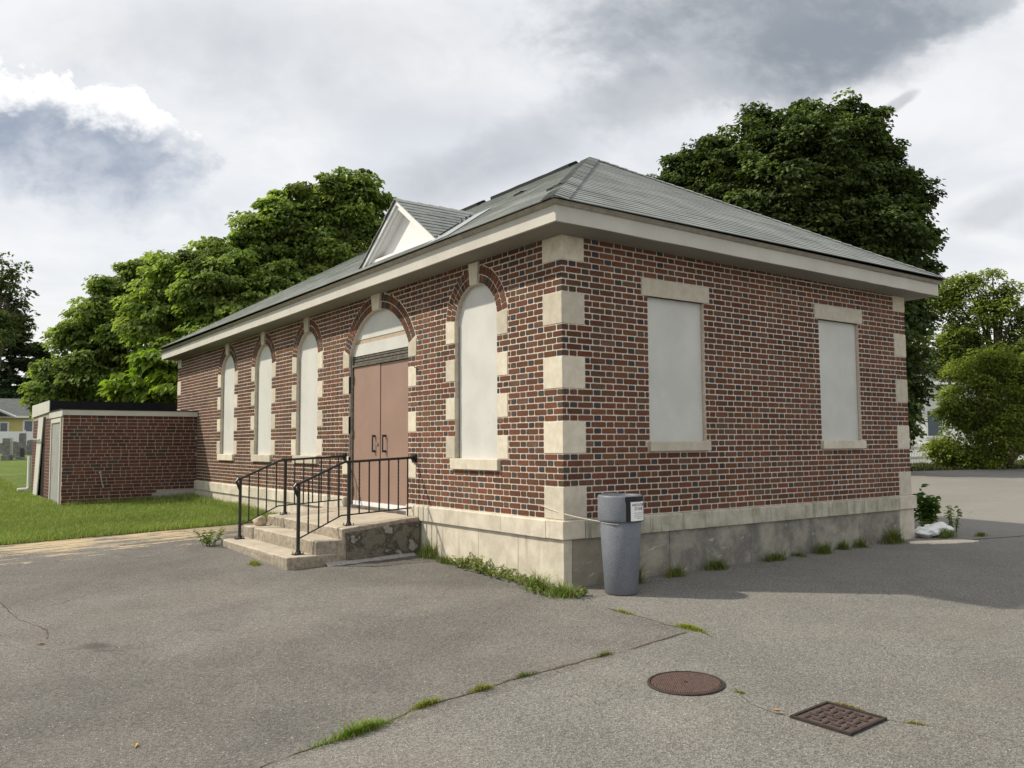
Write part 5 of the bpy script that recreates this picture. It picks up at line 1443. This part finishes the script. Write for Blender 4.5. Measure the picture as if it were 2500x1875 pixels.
def tree(name, label, base, lobes, leafkw, seed, trunk_r=0.3, group=None, m='leaf', pods=0, limbs=10, cat='tree'):
    rng = np.random.default_rng(seed)
    bx_, by_ = base; bz = float(gz(bx_, by_))-0.1
    t = thing(name, label, cat, (bx_, by_, bz), group); off = -np.array([bx_, by_, bz])
    zc = np.mean([l[2] for l in lobes]); top = max(l[2] for l in lobes)
    mb = MB(); hx = np.mean([l[0] for l in lobes]); hy = np.mean([l[1] for l in lobes])
    fork = bz+(zc-bz)*0.55
    tr = [(bx_, by_, bz), (bx_+(hx-bx_)*0.1, by_+(hy-by_)*0.1, bz+(fork-bz)*0.5), (bx_+(hx-bx_)*0.35, by_+(hy-by_)*0.35, fork), (hx, hy, bz+(top-bz)*0.85)]
    mb.tube(tr, [trunk_r*1.25, trunk_r, trunk_r*0.8, trunk_r*0.2], 10)
    for l in lobes[::max(1, len(lobes)//(limbs*2))]:
        s = np.array(tr[2])*(1-0.2)+np.array(tr[3])*0.2 if l[2] > fork else np.array(tr[1])*0.3+np.array(tr[2])*0.7
        e = np.array(l[:3]); mid = (s+e)/2+np.array([0, 0, 0.12*np.linalg.norm(e-s)])
        mb.tube([s, mid, e], [trunk_r*0.4, trunk_r*0.25, trunk_r*0.07], 6)
    mb.v = [tuple(np.array(v)+off) for v in mb.v]
    o = mb.build('trunk', 'bark', smooth=True); o.parent = t
    V, idx, c = foliage(lobes, rng=rng, **leafkw)
    o = link('crown', fast_mesh('crown', V+off, 4, idx, c), m); o.parent = t
    if pods:
        k = rng.integers(0, len(V)//6, pods); p = V[k*6]; n = pods
        ln = rng.uniform(0.25, 0.45, n); az = rng.uniform(0, 2*np.pi, n)
        s = np.stack([np.cos(az), np.sin(az), 0*az], 1)*0.006
        tip = p+np.stack([rng.normal(0, 0.02, n), rng.normal(0, 0.02, n), -ln], 1)
        VV = np.stack([p-s, p+s, tip+s*0.6, tip-s*0.6], 1).reshape(-1, 3); kk = np.arange(n)*4
        ii = np.stack([kk, kk+1, kk+2, kk, kk+2, kk+3], 1).reshape(-1)
        o = link('seed_pods', fast_mesh('seed_pods', VV+off, 3, ii, np.tile([0.15, 0.19, 0.07], (n*4, 1))), m, kind='stuff'); o.parent = t
    return t

r_ = np.random.default_rng(3)
MAPLE = [(1990, 385, 150), (1835, 405, 140), (2085, 375, 125), (1715, 440, 105), (1655, 490, 80), (1780, 560, 170), (2000, 600, 210), (2170, 560, 120), (2205, 655, 85), (2140, 760, 130), (2000, 800, 190), (1850, 700, 150),
         (2190, 870, 90), (2120, 980, 110), (1980, 310, 70), (2060, 300, 60), (2120, 310, 55), (1900, 320, 60), (2225, 520, 60), (2230, 690, 50), (1930, 480, 160), (2090, 500, 150), (2060, 700, 150), (2150, 420, 70), (2215, 940, 60), (2190, 1010, 70), (1765, 335, 34), (1880, 268, 36), (1990, 256, 32), (2090, 246, 32), (2158, 262, 24), (2215, 420, 38), (2262, 452, 32), (2275, 560, 38), (2288, 645, 26), (1602, 452, 30), (1578, 480, 20), (1675, 395, 32), (1720, 360, 28), (2240, 760, 45), (1612, 470, 42), (1640, 530, 60)]
mb_ = at(1960, 1080, 35)
tree('maple_tree', 'large dark dense maple rising behind the roof', (mb_[0], mb_[1]), lobes_px(MAPLE, 35, r_, 0.7, dx=-22, dy=28), dict(leaf=0.155, dens=17, cols=((0.038, 0.062, 0.020), (0.125, 0.170, 0.048)), clump=0.55, per=70, flat=0.6, droop=0.55, asp=0.95, jitter=0.2), 41, 0.42, m='leaf_dark')
CAT1 = [(885, 490, 75), (800, 500, 80), (935, 540, 45), (720, 555, 95), (640, 620, 100), (560, 685, 105), (490, 720, 80), (700, 720, 140), (850, 620, 110), (570, 820, 130), (470, 880, 95), (610, 950, 110), (780, 560, 100), (900, 450, 40), (840, 445, 40), (730, 480, 45), (650, 540, 50), (500, 960, 100), (470, 640, 55), (425, 665, 60), (410, 760, 80), (530, 610, 45), (950, 468, 30), (905, 418, 28), (860, 418, 26), (815, 432, 26), (768, 445, 26), (690, 492, 28), (610, 560, 28), (552, 596, 24)]
b_ = at(690, 1080, 27.5)
CK = dict(leaf=0.148, dens=14, cols=((0.112, 0.172, 0.042), (0.27, 0.345, 0.085)), clump=0.52, per=98, flat=0.5, droop=0.75, asp=0.72, jitter=0.25)
tree('catalpa_tree', 'tallest bright green catalpa with hanging pods, beside the dormer', (b_[0], b_[1]), lobes_px(CAT1, 27.5, r_, 0.6, dx=-22, dy=26), CK, 42, 0.3, 'catalpa trees behind the shed', pods=900)
CAT2 = [(385, 690, 70), (310, 750, 75), (235, 790, 65), (185, 840, 60), (350, 850, 100), (245, 920, 90), (160, 950, 65), (430, 770, 90), (130, 900, 30), (150, 1000, 60), (300, 990, 100), (400, 950, 90), (345, 665, 45), (270, 715, 40), (120, 960, 40)]
b_ = at(280, 1080, 33)
tree('catalpa_tree', 'shorter darker catalpa on the cemetery side, above the shed', (b_[0], b_[1]), lobes_px(CAT2, 33, r_, 0.6), dict(CK, cols=((0.105, 0.160, 0.042), (0.245, 0.315, 0.080))), 43, 0.28, 'catalpa trees behind the shed', pods=500)
CAT3 = [(395, 905, 45), (345, 965, 45), (425, 965, 50), (370, 1010, 55), (430, 880, 30)]
b_ = at(390, 1080, 24.5)
tree('catalpa_sapling', 'young yellow-green catalpa just behind the shed roof', (b_[0], b_[1]), lobes_px(CAT3, 24.5, r_, 0.6), dict(CK, cols=((0.11, 0.18, 0.02), (0.20, 0.28, 0.04)), leaf=0.26), 44, 0.10, 'catalpa trees behind the shed')
# right-hand trees by the drive
RT1 = [(2390, 740, 80), (2460, 770, 80), (2330, 790, 70), (2420, 860, 110), (2500, 860, 100), (2330, 890, 70), (2560, 780, 110), (2480, 980, 100), (2400, 960, 90), (2430, 705, 40), (2360, 700, 35), (2560, 960, 100)]
b_ = at(2440, 1120, 43)
LK = dict(leaf=0.135, dens=15, cols=((0.10, 0.15, 0.04), (0.25, 0.31, 0.085)), clump=0.55, per=52, flat=0.7, droop=0.2, asp=0.55, jitter=0.2)
tree('locust_tree', 'tall airy green tree beyond the drive', (b_[0], b_[1]), lobes_px(RT1, 43, r_, 0.8, split=4), dict(LK, leaf=0.15, dens=12), 45, 0.26, 'trees along the picket fence')
RT2 = [(2375, 900, 45), (2340, 950, 50), (2410, 960, 60), (2370, 1010, 60), (2330, 1030, 45), (2440, 1000, 50), (2400, 1060, 50), (2350, 1085, 40), (2310, 1075, 28), (2395, 870, 28), (2420, 1095, 30), (2470, 930, 45), (2310, 985, 30), (2450, 890, 35), (2335, 1110, 25), (2385, 1112, 25), (2300, 1108, 20), (2430, 1112, 22), (2360, 1118, 20), (2290, 1085, 18), (2500, 1010, 45), (2480, 1060, 35), (2520, 960, 50)]
b_ = at(2385, 1125, 40.5)
tree('sumac_tree', 'low yellow-green spreading tree overhanging the drive edge', (b_[0], b_[1]), lobes_px(RT2, 40.5, r_, 0.8, 0.5, dy=12, split=4), dict(LK, cols=((0.12, 0.17, 0.035), (0.31, 0.36, 0.085)), leaf=0.14, dens=12), 46, 0.12, 'trees along the picket fence')
# leaning trunks at the fence
b_ = at(2452, 1122, 42); c_ = at(2530, 960, 42.5)
mbt = thing('leaning_tree', 'bare-stemmed tree leaning away over the picket fence', 'tree', (b_[0], b_[1], float(gz(b_[0], b_[1]))), 'trees along the picket fence')
mb = MB(); e = (c_-np.array(mbt.location)); mb.tube([(0, 0, -0.1), tuple(e*0.35+np.array([0, 0, -0.15])), tuple(e*0.7), tuple(e)], [0.2, 0.16, 0.13, 0.08], 9); o = mb.build('trunk', 'bark', smooth=True); o.parent = mbt
V, idx, c = foliage([(e[0], e[1], e[2], 1.2), (e[0]+0.8, e[1]-0.4, e[2]+1.0, 1.0)], 0.16, 14, ((0.045, 0.080, 0.020), (0.10, 0.145, 0.035)), np.random.default_rng(5), clump=0.55, per=40); o = link('crown', fast_mesh('crown', V, 4, idx, c), 'leaf'); o.parent = mbt
# conifers and tall tree at far left
def pine(name, label, px, py_top, D, half, seed, group):
    rng = np.random.default_rng(seed); top = at(px, py_top, D); bz = float(gz(top[0], top[1]))-0.2
    t = thing(name, label, 'tree', (top[0], top[1], bz), group); Ht = top[2]-bz
    mb = MB(); mb.tube([(0, 0, 0), (0, 0, Ht*0.6), (0, 0, Ht)], [Ht*0.018, Ht*0.010, 0.02], 8); 
    lob = []; wid = half*D/FPX
    for k in range(70):
        f = rng.uniform(0.06, 1.0); rr = wid*(1-f)**0.75*rng.uniform(0.55, 1.05)+0.2; a = rng.uniform(0, 2*np.pi)
        e = np.array([math.cos(a)*rr, math.sin(a)*rr, Ht*f-rr*0.12]); mb.tube([(0, 0, Ht*f), tuple(e)], [0.06, 0.02], 4)
        for q in (0.45, 0.75, 1.0):
            lob.append((e[0]*q, e[1]*q, Ht*f-rr*0.12*q, 0.30*wid*(1.1-0.5*f)*0.55))
    o = mb.build('trunk', 'bark'); o.parent = t
    V, idx, c = foliage(lob, 0.46, 5.0, ((0.034, 0.056, 0.030), (0.075, 0.105, 0.050)), rng, asp=0.34, droop=0.05, clump=0.75, flat=0.3, per=34, shell=(0.1, 1.0)); o = link('crown', fast_mesh('crown', V, 4, idx, c), 'leaf_dark'); o.parent = t
PG = 'conifers behind the yellow house'
pine('pine_tree', 'dark pine with layered boughs behind the yellow house', 30, 760, 112, 110, 61, PG)
pine('pine_tree', 'smaller dark pine between the house and the catalpas', 95, 835, 118, 70, 62, PG)
pine('pine_tree', 'dark pine at the cemetery edge beyond the house roof', -60, 740, 108, 110, 63, PG)
TL = [(20, 690, 28), (45, 665, 22), (30, 740, 30), (5, 640, 22), (50, 780, 24), (-30, 700, 60), (15, 790, 34), (-40, 800, 70), (60, 720, 12), (70, 800, 10)]
b_ = at(-30, 1085, 92)
tree('oak_tree', 'tall sparse tree with sky showing through, left of the pines', (b_[0], b_[1]), lobes_px(TL, 92, r_, 0.6), dict(leaf=0.34, dens=7, cols=((0.055, 0.080, 0.034), (0.11, 0.145, 0.055)), clump=0.8, per=24, flat=0.7, droop=0.1, asp=0.6), 47, 0.4)

# far tree line closing the view behind everything (reads as one mass)
rng = np.random.default_rng(9); lob = []
for az in np.linspace(-30, 112, 90):
    a = math.radians(az); D = 150+rng.uniform(-15, 25)
    x, y = CAM[0]+D*math.sin(a), CAM[1]+D*math.cos(a); r = rng.uniform(3.0, 4.6)
    lob.append((x, y, float(gz(x, y))+2.6, r)); lob.append((x+rng.uniform(-3, 3), y+rng.uniform(-3, 3), float(gz(x, y))+rng.uniform(4.5, 6.5), r*0.75))
V, idx, c = foliage(lob, 0.9, 5, ((0.028, 0.05, 0.018), (0.06, 0.09, 0.03)), rng, clump=1.8, per=22)
link('far_woods', fast_mesh('far_woods', V, 4, idx, c), 'leaf_dark', kind='stuff', label='distant belt of dark green woods along the horizon', cat='woods')
# verge growth along the drive
rng = np.random.default_rng(12)
n = 16000; x = rng.uniform(18, 50, n); y = np.array([ROAD(v) for v in x])+rng.uniform(0, 4.6, n)**1.0
p = np.stack([x, y, gz(x, y)-0.07], 1)
V, idx, c = blades(p, 0.20, 0.02, 0.6, grass_cols(n, (0.035, 0.05, 0.018), (0.075, 0.092, 0.034), dry=0.15), rng)
link('verge_grass', fast_mesh('verge_grass', V, 3, idx, c), 'grass', kind='stuff', label='rough grass on the verge beyond the drive', cat='grass')

# ------------------------------------------------------------------ picket fence and white house, far right
fy = 16.0; fz = lambda x: float(gz(x, fy))-0.07
pf = thing('picket_fence', 'long white picket fence beyond the drive', 'fence', (40, fy, fz(40)))
mbp = MB(); mbr = MB()
for i in range(int((62-28)/0.145)):
    x = 28+i*0.145; z = fz(x)
    pts = [(x-0.04, z+0.04), (x+0.04, z+0.04), (x+0.04, z+1.0), (x, z+1.08), (x-0.04, z+1.0)]
    q = prism(pts, fy-0.03, fy-0.008, PtE); mbp.add(q.v, q.f)
for x in np.arange(28, 62, 3.0):
    mbr.box((x, fy, fz(x)+0.30), (x+2.98, fy+0.03, fz(x)+0.38)); mbr.box((x, fy, fz(x)+0.78), (x+2.98, fy+0.03, fz(x)+0.86))
FI = Matrix.Translation(-Vector(pf.location))
for nm, q, kd in (('pickets', mbp, 'stuff'), ('rails', mbr, None)):
    o = q.build(nm, 'siding_white', kind=kd); o.parent = pf; o.matrix_parent_inverse = FI
for x in np.arange(28, 63, 3.0):
    mb = MB(); mb.box((x-0.06, fy+0.032, fz(x)-0.1), (x+0.06, fy+0.15, fz(x)+1.12)); o = mb.build('post', 'siding_white'); o.parent = pf; o.matrix_parent_inverse = FI

def house(name, label, centre, yaw, w, d, h, rh, wallm, roofm, wins, hip=True):
    t = thing(name, label, 'house', (centre[0], centre[1], float(gz(*centre))-0.1)); t.rotation_euler = (0, 0, yaw)
    mb = MB(); mb.box((-w/2, -d/2, 0), (w/2, d/2, h)); o = mb.build('wall', wallm); o.parent = t
    e = 0.45; mb = MB(); k = d/2+e if hip else 0
    mb.add([(-w/2-e, -d/2-e, h), (w/2+e, -d/2-e, h), (w/2+e, d/2+e, h), (-w/2-e, d/2+e, h), (-w/2-e+k*0.8, 0, h+rh), (w/2+e-k*0.8, 0, h+rh)], [(0, 1, 5, 4), (1, 2, 5), (2, 3, 4, 5), (3, 0, 4), (0, 3, 2, 1)])
    o = mb.build('roof', roofm); o.parent = t
    mb = MB(); mb.box((-w/2-e-0.02, -d/2-e-0.03, h-0.16), (w/2+e+0.02, -d/2-e-0.002, h+0.03)); mb.box((-w/2-e-0.03, -d/2-e, h-0.16), (-w/2-e-0.002, d/2+e, h+0.03)); o = mb.build('eaves_trim', 'siding_white'); o.parent = t
    for (u, z, ww, hh, panes) in wins:
        mb = MB(); mb.box((u-ww/2-0.12, -d/2-0.05, z-0.12), (u+ww/2+0.12, -d/2-0.002, z+hh+0.12)); f = mb.build('window', 'siding_white'); f.parent = t
        for q in range(panes):
            a = u-ww/2+ww*q/panes; mb = MB(); mb.box((a+0.03, -d/2-0.062, z), (a+ww/panes-0.03, -d/2-0.052, z+hh)); o = mb.build('pane', 'glass'); o.parent = f
    return t
hy = at(95, 1080, 98)
hs = house('yellow_house', 'pale yellow bungalow with grey roof beyond the cemetery', (hy[0], hy[1]), -0.16, 15, 9, 3.35, 1.9, 'siding_yellow', 'roof_grey', [(-3.05, 1.55, 1.25, 1.15, 2), (-0.72, 1.0, 0.7, 1.9, 1), (1.1, 1.9, 0.45, 0.8, 1)])
mb = MB(); mb.add([(-8.2, -5.15, 3.32), (-1.9, -5.15, 3.32), (-5.0, -5.15, 4.75), (-8.2, -0.4, 3.34), (-1.9, -0.4, 3.34), (-5.0, -0.4, 4.77)], [(0, 2, 5, 3), (1, 4, 5, 2), (0, 1, 2)]); o = mb.build('gable_roof', 'roof_dark'); o.parent = hs
for s in (-1, 1):
    mb = MB(); a = np.array([-5.0+s*3.3, -5.2, 3.24]); b2 = np.array([-5.0, -5.2, 4.78]); mb.tube([a, b2], 0.13, 4); o = mb.build('rake_trim', 'siding_white'); o.parent = hs
mb = MB(); mb.tube([(0.2, -2.0, 4.0), (0.2, -2.0, 4.9)], 0.11, 8); o = mb.build('vent_pipe', 'siding_white'); o.parent = hs
# white vinyl fence panels in front of it
vf = at(60, 1085, 80); vfz = float(gz(vf[0], vf[1]))
vt = thing('vinyl_fence', 'solid white vinyl fence behind the headstones', 'fence', (vf[0], vf[1], vfz))
vt.rotation_euler = (0, 0, -0.12)
for i in range(-9, 7):
    mb = MB(); mb.box((i*2.4+0.07, -0.03, 0.02), (i*2.4+2.33, 0.03, 1.62)); o = mb.build('panel', 'siding_white'); o.parent = vt
    mb = MB(); mb.box((i*2.4-0.065, -0.065, -0.05), (i*2.4+0.065, 0.065, 1.72)); o = mb.build('post', 'siding_white'); o.parent = vt
wh = at(2262, 1080, 62)
house('white_house', 'white clapboard house glimpsed under the maple branches', (wh[0], wh[1]), -0.95, 12, 8, 4.6, 2.4, 'siding_white', 'roof_grey', [(0.0, 1.35, 0.85, 1.5, 1), (-3.6, 1.35, 0.85, 1.5, 1), (3.6, 1.35, 0.85, 1.5, 1)])

# headstones on the cemetery lawn
def stone(px0, px1, ytop, ybot, D, m, label, shape='flat', th=0.22):
    x0_ = px0/6.635; x1_ = px1/6.635
    c = at((x0_+x1_)/2, 1100, D); z = float(gz(c[0], c[1]))+LAWN_DZ
    w = (x1_-x0_)*D/FPX; h = (ybot-ytop)/6.635*D/FPX
    t = thing('headstone', label, 'headstone', (c[0], c[1], z), 'headstones on the cemetery lawn'); t.rotation_euler = (0, 0, -0.25)
    bh = min(0.28, h*0.22)
    o = bm_obj('base', bevbox((-w*0.62, -th*0.9, -0.06), (w*0.62, th*0.9, bh), 0.015), 'granite'); o.parent = t
    n = 10; pts = [(-w/2, bh), (w/2, bh)]
    if shape == 'round': pts += [(w/2*math.cos(a), h-w*0.22+w*0.22*math.sin(a)) for a in np.linspace(0, math.pi, n)]
    else: pts += [(w/2, h-0.02), (w/2-0.03, h), (-w/2+0.03, h), (-w/2, h-0.02)]
    q = prism(pts, -th/2, th/2, PtE); o = q.build('tablet', m); o.parent = t
stone(60, 135, 785, 1090, 47, 'granite', 'grey granite headstone with a pale polished side, on a wide base', 'flat', 0.35)
stone(137, 192, 775, 1085, 47.4, 'granite_pale', 'tall cream headstone standing against the grey one', 'round')
stone(192, 285, 835, 1062, 50, 'granite', 'mid-grey headstone with curved shoulders beside the cream one', 'round')
stone(282, 345, 885, 1068, 48, 'granite', 'small grey headstone in front of the tall square one', 'flat')
stone(318, 402, 742, 1045, 54, 'granite', 'tallest square-topped grey headstone in the row', 'flat')
stone(340, 392, 905, 1066, 47, 'granite_dark', 'polished black headstone with white cap edge', 'flat')
stone(398, 448, 865, 975, 58, 'granite', 'low plain grey headstone further back by the white fence', 'flat')
stone(450, 545, 800, 985, 57, 'granite', 'round-topped grey headstone nearest the shed wall', 'round')
stone(0, 55, 820, 965, 60, 'granite', 'grey headstone in the back row at the lawn edge', 'round')
stone(190, 236, 772, 870, 66, 'granite', 'small dark headstone glimpsed behind the cream one', 'flat')
